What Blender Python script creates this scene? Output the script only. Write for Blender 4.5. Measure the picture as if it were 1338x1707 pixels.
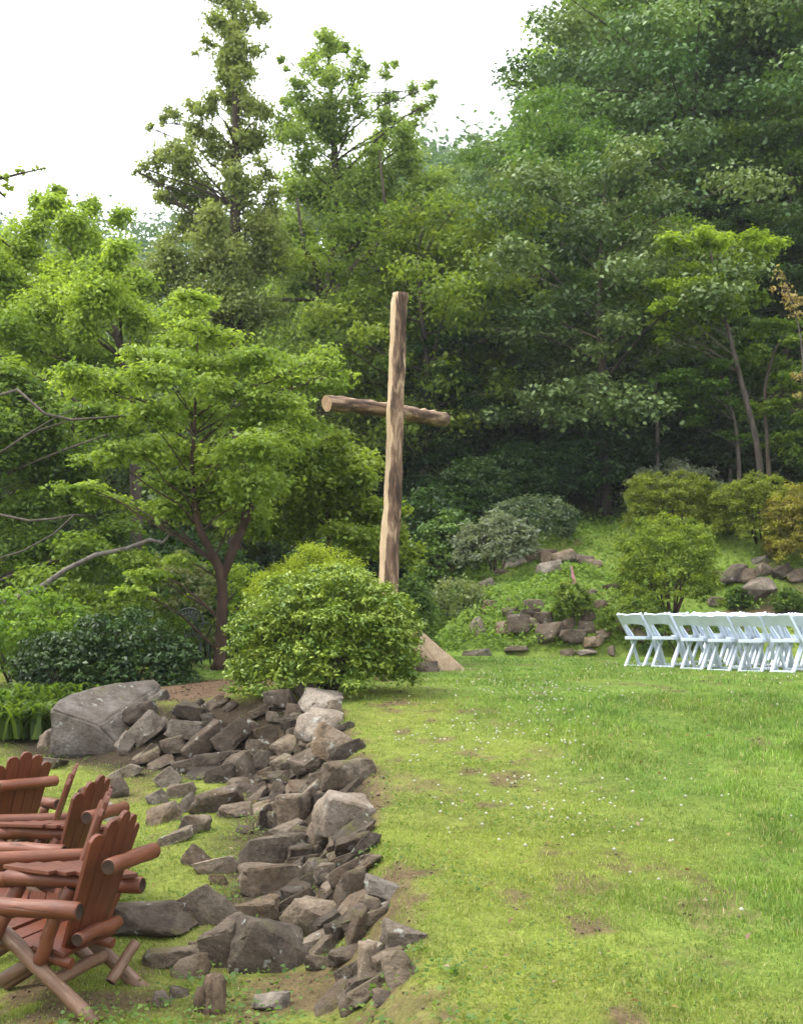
import bpy, bmesh, math, random
import numpy as np
from mathutils import Vector, Matrix, Euler, noise as mnoise

R = math.radians
SC = bpy.context.scene
COL = SC.collection
for o in list(bpy.data.objects):
    bpy.data.objects.remove(o)

# ------------------------------------------------------------------ camera
FPX = 2000.0                      # focal length in photograph pixels (1338 x 1707)
PITCH = math.atan((1070 - 853.5) / FPX)
EYE = Vector((0, 0, 1.65))
cd = bpy.data.cameras.new('camera')
cam = bpy.data.objects.new('camera', cd)
COL.objects.link(cam)
cam.location = EYE
cam.rotation_euler = (math.pi / 2 + PITCH, 0, 0)
cd.sensor_fit = 'VERTICAL'
cd.sensor_height = 36.0
cd.sensor_width = 28.2
cd.lens = FPX / 1707 * 36.0
cd.clip_start = 0.05
cd.clip_end = 2000
cd.dof.use_dof = True
cd.dof.focus_distance = 7.0
cd.dof.aperture_fstop = 6.3
SC.camera = cam

# ------------------------------------------------------------------ sky, sun, exposure
SUN_EL, SUN_AZ = 60.0, -98.0      # azimuth from +Y towards +X (negative: from the left)
w = bpy.data.worlds.new('World')
SC.world = w
w.use_nodes = True
nt = w.node_tree
bg = nt.nodes['Background']
sky = nt.nodes.new('ShaderNodeTexSky')
sky.sky_type = 'NISHITA'
sky.sun_disc = False
sky.sun_elevation = R(SUN_EL)
sky.sun_rotation = R(SUN_AZ)
sky.air_density = 1.0
sky.dust_density = 6.0
sky.ozone_density = 1.0
hs = nt.nodes.new('ShaderNodeHueSaturation')      # thin bright overcast: nearly colourless
hs.inputs['Saturation'].default_value = 0.30
nt.links.new(sky.outputs[0], hs.inputs['Color'])
mx = nt.nodes.new('ShaderNodeMix'); mx.data_type = 'RGBA'      # even white cloud layer over the clear sky
mx.inputs[0].default_value = .7
nt.links.new(hs.outputs[0], mx.inputs[6])
mx.inputs[7].default_value = (9.1, 9.4, 9.9, 1)
nt.links.new(mx.outputs[2], bg.inputs['Color'])
bg.inputs['Strength'].default_value = 0.15
sl = bpy.data.lights.new('sun', 'SUN')
sl.energy = 1.5
sl.angle = R(14)
sl.color = (1.0, 0.95, 0.86)
sun = bpy.data.objects.new('sun', sl)
COL.objects.link(sun)
sd = Vector((math.sin(R(SUN_AZ)) * math.cos(R(SUN_EL)), math.cos(R(SUN_AZ)) * math.cos(R(SUN_EL)), math.sin(R(SUN_EL))))
sun.rotation_euler = sd.to_track_quat('Z', 'Y').to_euler()
vs = SC.view_settings
vs.view_transform = 'Standard'
vs.look = 'None'
vs.gamma = 1
vs.use_curve_mapping = False
vs.exposure = 1.4
SC.cycles.max_bounces = 7
SC.cycles.diffuse_bounces = 5
SC.cycles.glossy_bounces = 2
SC.cycles.transmission_bounces = 3
SC.cycles.transparent_max_bounces = 4

# ------------------------------------------------------------------ small numeric helpers
def sstep(a, b, x):
    t = np.clip((np.asarray(x, float) - a) / (b - a), 0, 1)
    return t * t * (3 - 2 * t)

def vnoise(x, y, seed=0):
    x = np.asarray(x, float); y = np.asarray(y, float)
    xi = np.floor(x).astype(np.int64); yi = np.floor(y).astype(np.int64)
    fx = x - xi; fy = y - yi
    fx = fx * fx * (3 - 2 * fx); fy = fy * fy * (3 - 2 * fy)
    def h(a, b):
        n = (a * 374761393 + b * 668265263 + seed * 974711) & 0x7fffffff
        n = ((n ^ (n >> 13)) * 1274126177) & 0x7fffffff
        return ((n ^ (n >> 16)) & 0xffff) / 65535.0
    return (h(xi, yi) * (1 - fx) + h(xi + 1, yi) * fx) * (1 - fy) + (h(xi, yi + 1) * (1 - fx) + h(xi + 1, yi + 1) * fx) * fy

def fbm(x, y, seed=0, o=4):
    s = 0; a = .5
    for k in range(o):
        s = s + a * vnoise(x * 2 ** k, y * 2 ** k, seed + k * 17); a *= .5
    return s / (1 - .5 ** o)

# ------------------------------------------------------------------ terrain
_yy = np.arange(-40, 60, .05)
def _table(ks, zs):
    z = np.interp(_yy, ks, zs)
    k = np.exp(-.5 * (np.arange(-24, 25) / 9.) ** 2); k /= k.sum()
    zp = np.pad(z, 24, mode='edge')
    return np.convolve(zp, k, 'valid')
ZH = _table([-40, 0, 4.5, 8.5, 11.6, 14, 17, 22, 60], [-.6, 0, .22, .62, 1.08, 1.2, 1.25, 1.4, 1.7])
ZL = _table([-40, 0, 5.5, 8.8, 12.4, 15, 18, 22, 60], [-.6, -.05, -.03, .2, .5, .9, 1.2, 1.35, 1.65])
EDGE = np.array([(.55, 2.), (.30, 4.0), (.055, 5.2), (-.01, 6.), (-.17, 7.1), (-.20, 8.5), (-.33, 9.5), (-.52, 11.), (-.77, 11.8),
                 (-1.3, 12.0), (-2.2, 12.4), (-3.2, 13.0)])
HIGHP = np.vstack([EDGE, [(-3.6, 60), (90, 60), (90, -40), (.7, -40)]])

def edge_sd(x, y):
    x = np.asarray(x, float); y = np.asarray(y, float)
    d = np.full(x.shape, 1e9)
    for (ax, ay), (bx, by) in zip(EDGE[:-1], EDGE[1:]):
        t = np.clip(((x - ax) * (bx - ax) + (y - ay) * (by - ay)) / ((bx - ax) ** 2 + (by - ay) ** 2), 0, 1)
        d = np.minimum(d, np.hypot(x - ax - t * (bx - ax), y - ay - t * (by - ay)))
    ins = np.zeros(x.shape, bool)
    n = len(HIGHP)
    for i in range(n):
        ax, ay = HIGHP[i]; bx, by = HIGHP[(i + 1) % n]
        c = (ay > y) != (by > y)
        xx = (bx - ax) * (y - ay) / (by - ay if by != ay else 1e-9) + ax
        ins ^= c & (x < xx)
    return np.where(ins, d, -d)

def mound(x, y):
    t = y - 21.8 - .25 * np.sin(x * 1.3)
    a = np.interp(t, [0, .7, 2.2, 5.2, 8.5, 12], [0, .85, 1.25, 2.55, 3.3, 3.5])
    b = np.interp(t, [0, .6, 2, 2.6, 4.3, 7, 12], [0, .45, .9, 1.5, 2.75, 3.3, 3.5])
    k = sstep(4.6, 5.6, x)
    return (a * (1 - k) + b * k) * sstep(.1, 2.6, x + .12 * (y - 22))

def zt(x, y):
    x = np.asarray(x, float); y = np.asarray(y, float)
    x, y = np.broadcast_arrays(x, y)
    zh = np.interp(y, _yy, ZH); zl = np.interp(y, _yy, ZL)
    zh = zh - .2 * np.clip((-x - 1.3) / 2, 0, 1) * np.clip((17 - y) / 4, 0, 1)
    zl = zl - .21 * sstep(-1.4, -2.7, x) * sstep(4, 6.5, y) * (1 - sstep(9.2, 12, y))
    s = edge_sd(x, y)
    wd = np.interp(y, [3, 5, 6.5, 9, 12], [.8, .42, .40, .62, .75])
    z = zl + (zh - zl) * sstep(0, 1, (s + wd) / (wd + .1))
    z = z + .05 * (fbm(x * .8, y * .8, 3) - .5) + .03 * (fbm(x * 3, y * 3, 5) - .5)
    z = z + mound(x, y)
    hy = np.clip(y - 29, 0, 55)
    z = z + hy * .4 * (.12 + .88 * sstep(-5, 3, x)) + .5 * np.clip(x - 2, 0, 40) * sstep(29, 37, y)
    z = z + 47 * sstep(75, 170, y) * (1 - .75 * sstep(-12, 22, x)) + 1.2 * (fbm(x * .12, y * .12, 9) - .5) * sstep(30, 40, y)
    return z

def ray(px, py):
    xn = (px - 669) / FPX; yn = (853.5 - py) / FPX
    c, s_ = math.cos(PITCH), math.sin(PITCH)
    return np.array([xn, c - yn * s_, s_ + yn * c])

def at(px, py, Y):
    d = ray(px, py)
    return Vector(np.array(EYE) + d * (Y / d[1]))

def ground_at(px, py, y0=3.0, y1=60.0):
    d = ray(px, py); d = d / d[1]
    Y = np.arange(y0, y1, .03)
    z = EYE.z + d[2] * Y
    g = zt(d[0] * Y, Y)
    k = np.nonzero(z <= g)[0]
    Yh = Y[k[0]] if len(k) else y1
    return Vector((d[0] * Yh, Yh, float(zt(d[0] * Yh, Yh))))

def stand(px, Y):
    x = (px - 669) / FPX * Y / math.cos(PITCH) * 1.0
    return Vector((x, Y, float(zt(x, Y))))

# ------------------------------------------------------------------ object helpers
def link(o, parent=None):
    COL.objects.link(o)
    if parent is not None:
        o.parent = parent
    return o

def tag(o, label=None, cat=None, group=None, kind=None):
    if label: o['label'] = label
    if cat: o['category'] = cat
    if group: o['group'] = group
    if kind: o['kind'] = kind
    return o

def empty(name, loc, rz=0.0):
    o = bpy.data.objects.new(name, None)
    o.empty_display_size = .2
    o.location = loc
    o.rotation_euler = (0, 0, rz)
    return link(o)

def mesh_obj(name, me, parent=None):
    return link(bpy.data.objects.new(name, me), parent)

def np_mesh(name, V, F, mat, col=None, smooth=False):
    """V (n,3); F list of int arrays (m,3) or (m,4)."""
    V = np.asarray(V, np.float32)
    if not isinstance(F, list): F = [F]
    F = [np.asarray(f, np.int32) for f in F if len(f)]
    me = bpy.data.meshes.new(name)
    me.vertices.add(len(V)); me.vertices.foreach_set('co', V.ravel())
    li = np.concatenate([f.ravel() for f in F])
    tot = np.concatenate([np.full(len(f), f.shape[1], np.int32) for f in F])
    st = np.concatenate([[0], np.cumsum(tot)[:-1]]).astype(np.int32)
    me.loops.add(len(li)); me.loops.foreach_set('vertex_index', li)
    me.polygons.add(len(tot)); me.polygons.foreach_set('loop_start', st); me.polygons.foreach_set('loop_total', tot)
    if smooth: me.polygons.foreach_set('use_smooth', np.ones(len(tot), bool))
    me.update(calc_edges=True)
    if col is not None:
        a = me.attributes.new('col', 'FLOAT_COLOR', 'POINT')
        c4 = np.ones((len(V), 4), np.float32); c4[:, :3] = col
        a.data.foreach_set('color', c4.ravel())
    me.materials.append(mat)
    return me

class MB:
    """collects pieces of one mesh"""
    def __init__(self): self.v = []; self.f = []; self.m = []; self.sm = []
    def add(self, v, f, mat=0, smooth=True):
        b = len(self.v)
        self.v += [tuple(p) for p in v]
        for q in f:
            self.f.append([b + i for i in q]); self.m.append(mat); self.sm.append(smooth and len(q) <= 4)
        return self
    def tube(self, pts, rad, n=8, mat=0, capmat=None, wob=0, seed=0, caps=True):
        rng = random.Random(seed)
        pts = [Vector(p) for p in pts]
        if not hasattr(rad, '__len__'): rad = [rad] * len(pts)
        V = []; up = None; ph = [rng.uniform(-1, 1) for _ in range(n)]
        for i, p in enumerate(pts):
            t = (pts[min(i + 1, len(pts) - 1)] - pts[max(i - 1, 0)]).normalized()
            if up is None:
                a = Vector((0, 0, 1)) if abs(t.z) < .9 else Vector((1, 0, 0))
                up = (a - t * a.dot(t)).normalized()
            else:
                up = (up - t * up.dot(t)).normalized()
            s = t.cross(up)
            for k in range(n):
                a = 2 * math.pi * k / n
                r = rad[i] * (1 + wob * (.5 * ph[k] + rng.uniform(-.5, .5)))
                V.append(p + up * (math.cos(a) * r) + s * (math.sin(a) * r))
        F = []
        for i in range(len(pts) - 1):
            for k in range(n):
                k2 = (k + 1) % n
                F.append((i * n + k, i * n + k2, (i + 1) * n + k2, (i + 1) * n + k))
        self.add(V, F, mat)
        if caps:
            L = (len(pts) - 1) * n
            b = len(self.v) - len(V)
            for cap in ([b + k for k in range(n)][::-1], [b + L + k for k in range(n)]):
                self.f.append(cap); self.m.append(mat if capmat is None else capmat); self.sm.append(False)
        return self
    def box(self, size, M=None, mat=0):
        x, y, z = [s / 2 for s in size]
        V = [Vector((a, b, c)) for a in (-x, x) for b in (-y, y) for c in (-z, z)]
        if M is not None: V = [M @ v for v in V]
        self.add(V, [(0, 1, 3, 2), (4, 6, 7, 5), (0, 4, 5, 1), (2, 3, 7, 6), (0, 2, 6, 4), (1, 5, 7, 3)], mat, False)
        return self
    def mesh(self, name, mats, bevel=0):
        me = bpy.data.meshes.new(name)
        me.from_pydata(self.v, [], self.f)
        if not isinstance(mats, (list, tuple)): mats = [mats]
        for m in mats: me.materials.append(m)
        me.polygons.foreach_set('material_index', self.m)
        me.polygons.foreach_set('use_smooth', self.sm)
        me.update()
        if bevel:
            bm = bmesh.new(); bm.from_mesh(me)
            es = [e for e in bm.edges if len(e.link_faces) == 2 and e.calc_face_angle(0) > .6]
            bmesh.ops.bevel(bm, geom=es, offset=bevel, segments=2, affect='EDGES', profile=.6)
            bm.to_mesh(me); bm.free()
        return me
    def build(self, name, mats, parent=None, bevel=0):
        return mesh_obj(name, self.mesh(name, mats, bevel), parent)

# ------------------------------------------------------------------ materials
def new_mat(name):
    m = bpy.data.materials.new(name); m.use_nodes = True
    nt = m.node_tree
    return m, nt, nt.nodes['Principled BSDF'], nt.nodes['Material Output']

def N(nt, typ, **kw):
    n = nt.nodes.new(typ)
    for k, v in kw.items():
        if k in n.inputs: n.inputs[k].default_value = v
        else: setattr(n, k, v)
    return n

def ramp(nt, fac, stops):
    r = nt.nodes.new('ShaderNodeValToRGB')
    while len(r.color_ramp.elements) < len(stops): r.color_ramp.elements.new(.5)
    for e, (p, c) in zip(r.color_ramp.elements, stops):
        e.position = p; e.color = (*c, 1) if len(c) == 3 else c
    nt.links.new(fac, r.inputs[0])
    return r.outputs[0]

def mixc(nt, fac, a, b, mode='MIX'):
    n = nt.nodes.new('ShaderNodeMix'); n.data_type = 'RGBA'; n.blend_type = mode
    for sock, val in ((n.inputs[0], fac), (n.inputs[6], a), (n.inputs[7], b)):
        if hasattr(val, 'links') or isinstance(val, bpy.types.NodeSocket): nt.links.new(val, sock)
        else: sock.default_value = val if not isinstance(val, tuple) else (*val, 1)[:4]
    return n.outputs[2]

def mathn(nt, op, a, b=None, clamp=False):
    n = nt.nodes.new('ShaderNodeMath'); n.operation = op; n.use_clamp = clamp
    for s, v in zip(n.inputs, (a, b)):
        if v is None: continue
        if isinstance(v, bpy.types.NodeSocket): nt.links.new(v, s)
        else: s.default_value = v
    return n.outputs[0]

def noise(nt, co, scale, detail=4, rough=.55, out='Fac', dist=0):
    n = N(nt, 'ShaderNodeTexNoise', Scale=scale, Detail=detail, Roughness=rough, Distortion=dist)
    if co is not None: nt.links.new(co, n.inputs['Vector'])
    return n.outputs[out]

def bump(nt, bsdf, h, strength=.4, dist=.02):
    b = N(nt, 'ShaderNodeBump', Strength=strength, Distance=dist)
    nt.links.new(h, b.inputs['Height']); nt.links.new(b.outputs[0], bsdf.inputs['Normal'])

def leaf_mat(name, trans=.35, rough=.45, spec=.35, vary=.12):
    m, nt, b, out = new_mat(name)
    at_ = N(nt, 'ShaderNodeAttribute', attribute_name='col')
    oi = N(nt, 'ShaderNodeObjectInfo')
    hsv = N(nt, 'ShaderNodeHueSaturation')
    v = mathn(nt, 'MULTIPLY_ADD', oi.outputs['Random'], 2 * vary)
    v.node.inputs[2].default_value = 1 - vary
    hu = mathn(nt, 'MULTIPLY_ADD', oi.outputs['Random'], .02)
    hu.node.inputs[2].default_value = .492
    nt.links.new(v, hsv.inputs['Value']); nt.links.new(hu, hsv.inputs['Hue'])
    nt.links.new(at_.outputs['Color'], hsv.inputs['Color'])
    nt.links.new(hsv.outputs[0], b.inputs['Base Color'])
    b.inputs['Roughness'].default_value = rough
    b.inputs['Specular IOR Level'].default_value = spec
    t = N(nt, 'ShaderNodeBsdfTranslucent')
    wt = mixc(nt, 1.0, hsv.outputs[0], (1.0, 1.0, .55, 1), 'MULTIPLY')
    nt.links.new(wt, t.inputs['Color'])
    mx = N(nt, 'ShaderNodeMixShader'); mx.inputs[0].default_value = trans
    nt.links.new(b.outputs[0], mx.inputs[1]); nt.links.new(t.outputs[0], mx.inputs[2])
    nt.links.new(mx.outputs[0], out.inputs['Surface'])
    return m

def bark_mat(name, c1, c2, scale=8, stretch=.25, rough=.9, bs=.6, moss=None):
    m, nt, b, out = new_mat(name)
    tc = N(nt, 'ShaderNodeTexCoord')
    mp = N(nt, 'ShaderNodeMapping'); mp.inputs['Scale'].default_value = (1, 1, stretch)
    nt.links.new(tc.outputs['Object'], mp.inputs[0])
    n1 = noise(nt, mp.outputs[0], scale, 6, .65)
    c = ramp(nt, n1, [(.3, c1), (.68, c2)])
    if moss:
        c = mixc(nt, ramp(nt, noise(nt, tc.outputs['Object'], 3, 3), [(.5, (0, 0, 0)), (.62, (1, 1, 1))]), c, moss)
    nt.links.new(c, b.inputs['Base Color'])
    b.inputs['Roughness'].default_value = rough
    b.inputs['Specular IOR Level'].default_value = .2
    bump(nt, b, n1, bs, .03)
    return m

def rock_mat(name, grey, brown, pale, moss=.5):
    m, nt, b, out = new_mat(name)
    tc = N(nt, 'ShaderNodeTexCoord'); oi = N(nt, 'ShaderNodeObjectInfo'); geo = N(nt, 'ShaderNodeNewGeometry')
    off = N(nt, 'ShaderNodeVectorMath', operation='ADD')
    sc = N(nt, 'ShaderNodeVectorMath', operation='SCALE'); sc.inputs[0].default_value = (37, 19, 53)
    nt.links.new(oi.outputs['Random'], sc.inputs['Scale'])
    nt.links.new(geo.outputs['Position'], off.inputs[0]); nt.links.new(sc.outputs[0], off.inputs[1])
    co = off.outputs[0]
    big = noise(nt, co, 4, 5, .6)
    fine = noise(nt, co, 38, 5, .7)
    base = mixc(nt, oi.outputs['Random'], grey, brown)
    base = mixc(nt, ramp(nt, big, [(.42, (0, 0, 0)), (.68, (1, 1, 1))]), base, pale)
    base = mixc(nt, ramp(nt, noise(nt, co, 9, 4, .65), [(.52, (0, 0, 0)), (.66, (.6, .6, .6))]), base, tuple(g * .38 for g in grey[:3]) + (1,))
    spk = ramp(nt, fine, [(.25, (.55, .55, .55)), (.75, (1.25, 1.25, 1.25))])
    base = mixc(nt, 1.0, base, spk, 'MULTIPLY')
    vr = mathn(nt, 'FRACT', mathn(nt, 'MULTIPLY', oi.outputs['Random'], 7.31))
    base = mixc(nt, 1.0, base, ramp(nt, vr, [(0, (.62, .62, .62)), (1, (1.35, 1.35, 1.35))]), 'MULTIPLY')
    lich = ramp(nt, noise(nt, co, 14, 3, .5), [(.66, (0, 0, 0)), (.7, (.5, .5, .5))])
    base = mixc(nt, lich, base, (.36, .38, .34, 1))
    sx = N(nt, 'ShaderNodeSeparateXYZ'); nt.links.new(geo.outputs['Normal'], sx.inputs[0])
    upm = mathn(nt, 'MULTIPLY', ramp(nt, sx.outputs['Z'], [(.2, (0, 0, 0)), (.75, (1, 1, 1))]),
                ramp(nt, noise(nt, co, 2.6, 4, .6), [(1 - moss, (0, 0, 0)), (1 - moss + .08, (1, 1, 1))]))
    base = mixc(nt, mathn(nt, 'MULTIPLY', mathn(nt, 'MULTIPLY', upm, .75), ramp(nt, noise(nt, co, 24, 4, .7), [(.38, (0, 0, 0)), (.6, (1, 1, 1))])), base, (.085, .085, .018, 1))
    nt.links.new(base, b.inputs['Base Color'])
    b.inputs['Roughness'].default_value = .88
    b.inputs['Specular IOR Level'].default_value = .25
    h = mathn(nt, 'ADD', mathn(nt, 'MULTIPLY', noise(nt, co, 12, 6, .72), .8), mathn(nt, 'MULTIPLY', fine, .35))
    bump(nt, b, h, 1.0, .05)
    return m

def plain_mat(name, c, rough=.5, spec=.4, nscale=None, namp=.25, metal=0):
    m, nt, b, out = new_mat(name)
    if nscale:
        tc = N(nt, 'ShaderNodeTexCoord')
        n = noise(nt, tc.outputs['Object'], nscale, 4)
        cc = ramp(nt, n, [(.3, tuple(x * (1 - namp) for x in c)), (.7, tuple(x * (1 + namp) for x in c))])
        nt.links.new(cc, b.inputs['Base Color'])
        bump(nt, b, n, .15, .01)
    else:
        b.inputs['Base Color'].default_value = (*c, 1)
    b.inputs['Roughness'].default_value = rough
    b.inputs['Specular IOR Level'].default_value = spec
    b.inputs['Metallic'].default_value = metal
    return m

M = {}
M['leaf'] = leaf_mat('leaf_soft', .53, .5, .3)
M['leaf_gloss'] = leaf_mat('leaf_glossy', .28, .45, .35)
M['blade'] = leaf_mat('grass_blade', .3, .5, .25, .0)
M['bark'] = bark_mat('bark_dark', (.02, .015, .011), (.075, .058, .042))
M['bark_red'] = bark_mat('bark_reddish', (.018, .011, .008), (.07, .042, .028), 10)
M['bark_mid'] = bark_mat('bark_mid', (.035, .028, .022), (.12, .098, .082), 10)
M['bark_grey'] = bark_mat('bark_grey', (.06, .05, .043), (.19, .165, .145), 16)
M['rock'] = rock_mat('rock_wall', (.098, .076, .056, 1), (.135, .090, .053, 1), (.20, .160, .118, 1), .46)
M['rock_pale'] = rock_mat('rock_pale', (.165, .138, .112, 1), (.19, .142, .098, 1), (.28, .238, .193, 1), .34)
M['rock_dark'] = rock_mat('rock_dark', (.056, .044, .033, 1), (.078, .052, .032, 1), (.125, .10, .076, 1), .48)
M['white'] = plain_mat('white_resin', (.50, .555, .645), .4, .4, 9, .05)
M['iron'] = plain_mat('dark_green_iron', (.012, .02, .016), .45, .5)

def wood_mat(name, c1, c2, worn, wornamt, scale=5, axis=2):
    m, nt, b, out = new_mat(name)
    tc = N(nt, 'ShaderNodeTexCoord'); oi = N(nt, 'ShaderNodeObjectInfo')
    sc = N(nt, 'ShaderNodeVectorMath', operation='SCALE'); sc.inputs[0].default_value = (17, 29, 11)
    nt.links.new(oi.outputs['Random'], sc.inputs['Scale'])
    ad = N(nt, 'ShaderNodeVectorMath', operation='ADD')
    nt.links.new(tc.outputs['Object'], ad.inputs[0]); nt.links.new(sc.outputs[0], ad.inputs[1])
    mp = N(nt, 'ShaderNodeMapping'); v = [1, 1, 1]; v[axis] = .09; mp.inputs['Scale'].default_value = v
    nt.links.new(ad.outputs[0], mp.inputs[0])
    n1 = noise(nt, ad.outputs[0], scale, 5, .6)
    grain = noise(nt, mp.outputs[0], 70, 6, .7, dist=.4)
    crack = ramp(nt, noise(nt, mp.outputs[0], 26, 5, .6, dist=.8), [(.30, (0, 0, 0)), (.36, (1, 1, 1))])
    c = ramp(nt, n1, [(.3, c1), (.7, c2)])
    wm = mathn(nt, 'ADD', mathn(nt, 'MULTIPLY', noise(nt, ad.outputs[0], scale * 2.3, 5, .7), .6), mathn(nt, 'MULTIPLY', grain, .4))
    c = mixc(nt, ramp(nt, wm, [(.96 - wornamt, (0, 0, 0)), (1.1 - wornamt, (1, 1, 1))]), c, worn)
    c = mixc(nt, .65, c, ramp(nt, grain, [(.25, (.3, .3, .3)), (.65, (1.15, 1.15, 1.15))]), 'MULTIPLY')
    c = mixc(nt, .75, c, ramp(nt, crack, [(0, (.25, .22, .2)), (1, (1, 1, 1))]), 'MULTIPLY')
    c = mixc(nt, .5, c, ramp(nt, oi.outputs['Random'], [(0, (.7, .7, .7)), (1, (1.2, 1.2, 1.2))]), 'MULTIPLY')
    nt.links.new(c, b.inputs['Base Color'])
    nt.links.new(ramp(nt, grain, [(.3, (.6, .6, .6)), (.7, (.36, .36, .36))]), b.inputs['Roughness'])
    b.inputs['Specular IOR Level'].default_value = .35
    bump(nt, b, mathn(nt, 'ADD', mathn(nt, 'MULTIPLY', grain, .5), crack), .5, .008)
    return m
M['redwood'] = wood_mat('red_stained_wood', (.075, .0185, .007), (.125, .035, .014), (.15, .055, .026), .32)
M['redplank'] = wood_mat('red_stained_plank', (.075, .0185, .007), (.125, .035, .014), (.18, .07, .036), .34, axis=0)
M['redlog'] = wood_mat('red_stained_log', (.098, .028, .011), (.165, .053, .024), (.225, .095, .048), .38)
M['oldlog'] = wood_mat('weathered_log', (.105, .055, .032), (.175, .10, .06), (.23, .16, .11), .42)
M['logend'] = plain_mat('log_end_grain', (.034, .022, .016), .9, .1, 20, .4)

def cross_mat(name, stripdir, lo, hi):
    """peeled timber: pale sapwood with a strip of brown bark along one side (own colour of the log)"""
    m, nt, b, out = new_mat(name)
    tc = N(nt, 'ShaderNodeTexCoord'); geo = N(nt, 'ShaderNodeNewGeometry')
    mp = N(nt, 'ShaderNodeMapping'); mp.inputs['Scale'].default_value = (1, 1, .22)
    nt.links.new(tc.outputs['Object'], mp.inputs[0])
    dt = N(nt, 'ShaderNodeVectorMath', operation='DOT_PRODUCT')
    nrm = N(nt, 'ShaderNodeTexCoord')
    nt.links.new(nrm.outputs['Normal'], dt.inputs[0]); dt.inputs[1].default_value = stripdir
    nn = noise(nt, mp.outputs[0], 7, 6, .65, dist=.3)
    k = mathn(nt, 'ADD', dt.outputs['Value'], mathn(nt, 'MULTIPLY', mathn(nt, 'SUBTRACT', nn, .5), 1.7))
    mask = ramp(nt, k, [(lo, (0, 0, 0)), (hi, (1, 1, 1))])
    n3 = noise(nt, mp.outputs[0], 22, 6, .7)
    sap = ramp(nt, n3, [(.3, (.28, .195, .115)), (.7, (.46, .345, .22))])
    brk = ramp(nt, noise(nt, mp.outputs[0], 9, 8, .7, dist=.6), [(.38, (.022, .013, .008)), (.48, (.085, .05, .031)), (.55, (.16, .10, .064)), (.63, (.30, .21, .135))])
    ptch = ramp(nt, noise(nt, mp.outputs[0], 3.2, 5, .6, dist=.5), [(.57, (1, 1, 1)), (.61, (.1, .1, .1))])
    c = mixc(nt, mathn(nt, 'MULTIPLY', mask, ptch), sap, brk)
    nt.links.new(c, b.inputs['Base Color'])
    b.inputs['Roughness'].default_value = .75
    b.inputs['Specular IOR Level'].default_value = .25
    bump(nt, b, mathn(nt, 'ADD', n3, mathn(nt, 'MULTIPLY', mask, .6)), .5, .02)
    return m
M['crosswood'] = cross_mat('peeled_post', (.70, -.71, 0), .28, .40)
M['cutend'] = plain_mat('sawn_end', (.27, .18, .105), .8, .2, 14, .25)
M['slabwood'] = wood_mat('split_log', (.24, .165, .10), (.36, .26, .165), (.42, .33, .23), .45)

def ground_mat():
    m, nt, b, out = new_mat('ground_cover')
    at_ = N(nt, 'ShaderNodeAttribute', attribute_name='col')
    geo = N(nt, 'ShaderNodeNewGeometry')
    n1 = noise(nt, geo.outputs['Position'], 9, 5, .65)
    n2 = noise(nt, geo.outputs['Position'], 55, 4, .7)
    f = mathn(nt, 'MULTIPLY', ramp(nt, n1, [(.25, (.6, .6, .6)), (.75, (1.25, 1.25, 1.25))]), ramp(nt, n2, [(.25, (.55, .55, .55)), (.75, (1.3, 1.3, 1.3))]))
    c = mixc(nt, 1.0, at_.outputs['Color'], f, 'MULTIPLY')
    nt.links.new(c, b.inputs['Base Color'])
    b.inputs['Roughness'].default_value = .95
    b.inputs['Specular IOR Level'].default_value = .1
    bump(nt, b, mathn(nt, 'ADD', n1, mathn(nt, 'MULTIPLY', n2, .5)), .8, .04)
    return m
M['ground'] = ground_mat()

# ------------------------------------------------------------------ ground
def bare(x, y):
    """0..1 how bare of grass the soil is"""
    s = edge_sd(x, y)
    b = sstep(.58, .70, fbm(x * 3.6 + 7, y * 2.6, 21, 5)) * sstep(1.7, .3, np.abs(s - .4)) * .9       # worn patches by the wall
    b = np.maximum(b, sstep(.63, .70, fbm(x * 2.1 + 3, y * 1.4, 33, 3) * .8 + .2 * fbm(x * 9, y * 9, 35)) * .6)
    b = np.maximum(b, np.where(s < 0.06, sstep(-1.3, -.5, s) * .85 * sstep(.36, .55, fbm(x * 2.2, y * 2.2, 41)), 0))
    lip = .8 * np.exp(-((s - .06) / .10) ** 2) * sstep(.45, .6, fbm(x * 3, y * 3, 47))
    b = np.maximum(b, lip * (s > -.1))
    # the bare earth bank behind the wall corner
    d = np.hypot((x + 2.15 - (y - 14) * .1) / .85, (y - 14.1) / 1.5)
    b = np.maximum(b, sstep(1.15, .8, d + .5 * (fbm(x * 2, y * 2, 51) - .5)))
    # path behind the folding chairs
    b = np.maximum(b, sstep(1.0, .5, np.abs((y - 23.4) / .8)) * sstep(5.2, 6.2, x) * sstep(.38, .55, fbm(x * 1.2, y * 1.2, 57)))
    # under the wooden chairs
    d = np.hypot((x + 1.6) / .8, (y - 5.9) / .7)
    b = np.maximum(b, sstep(1.1, .4, d) * sstep(.36, .58, fbm(x * 4, y * 4, 61)) * .9)
    return b

def mossy(x, y):
    s = edge_sd(x, y)
    return np.clip(sstep(2.4, .2, s) * .9 + sstep(.5, .7, fbm(x * .7, y * .7, 71)) * .35, 0, 1)

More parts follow.
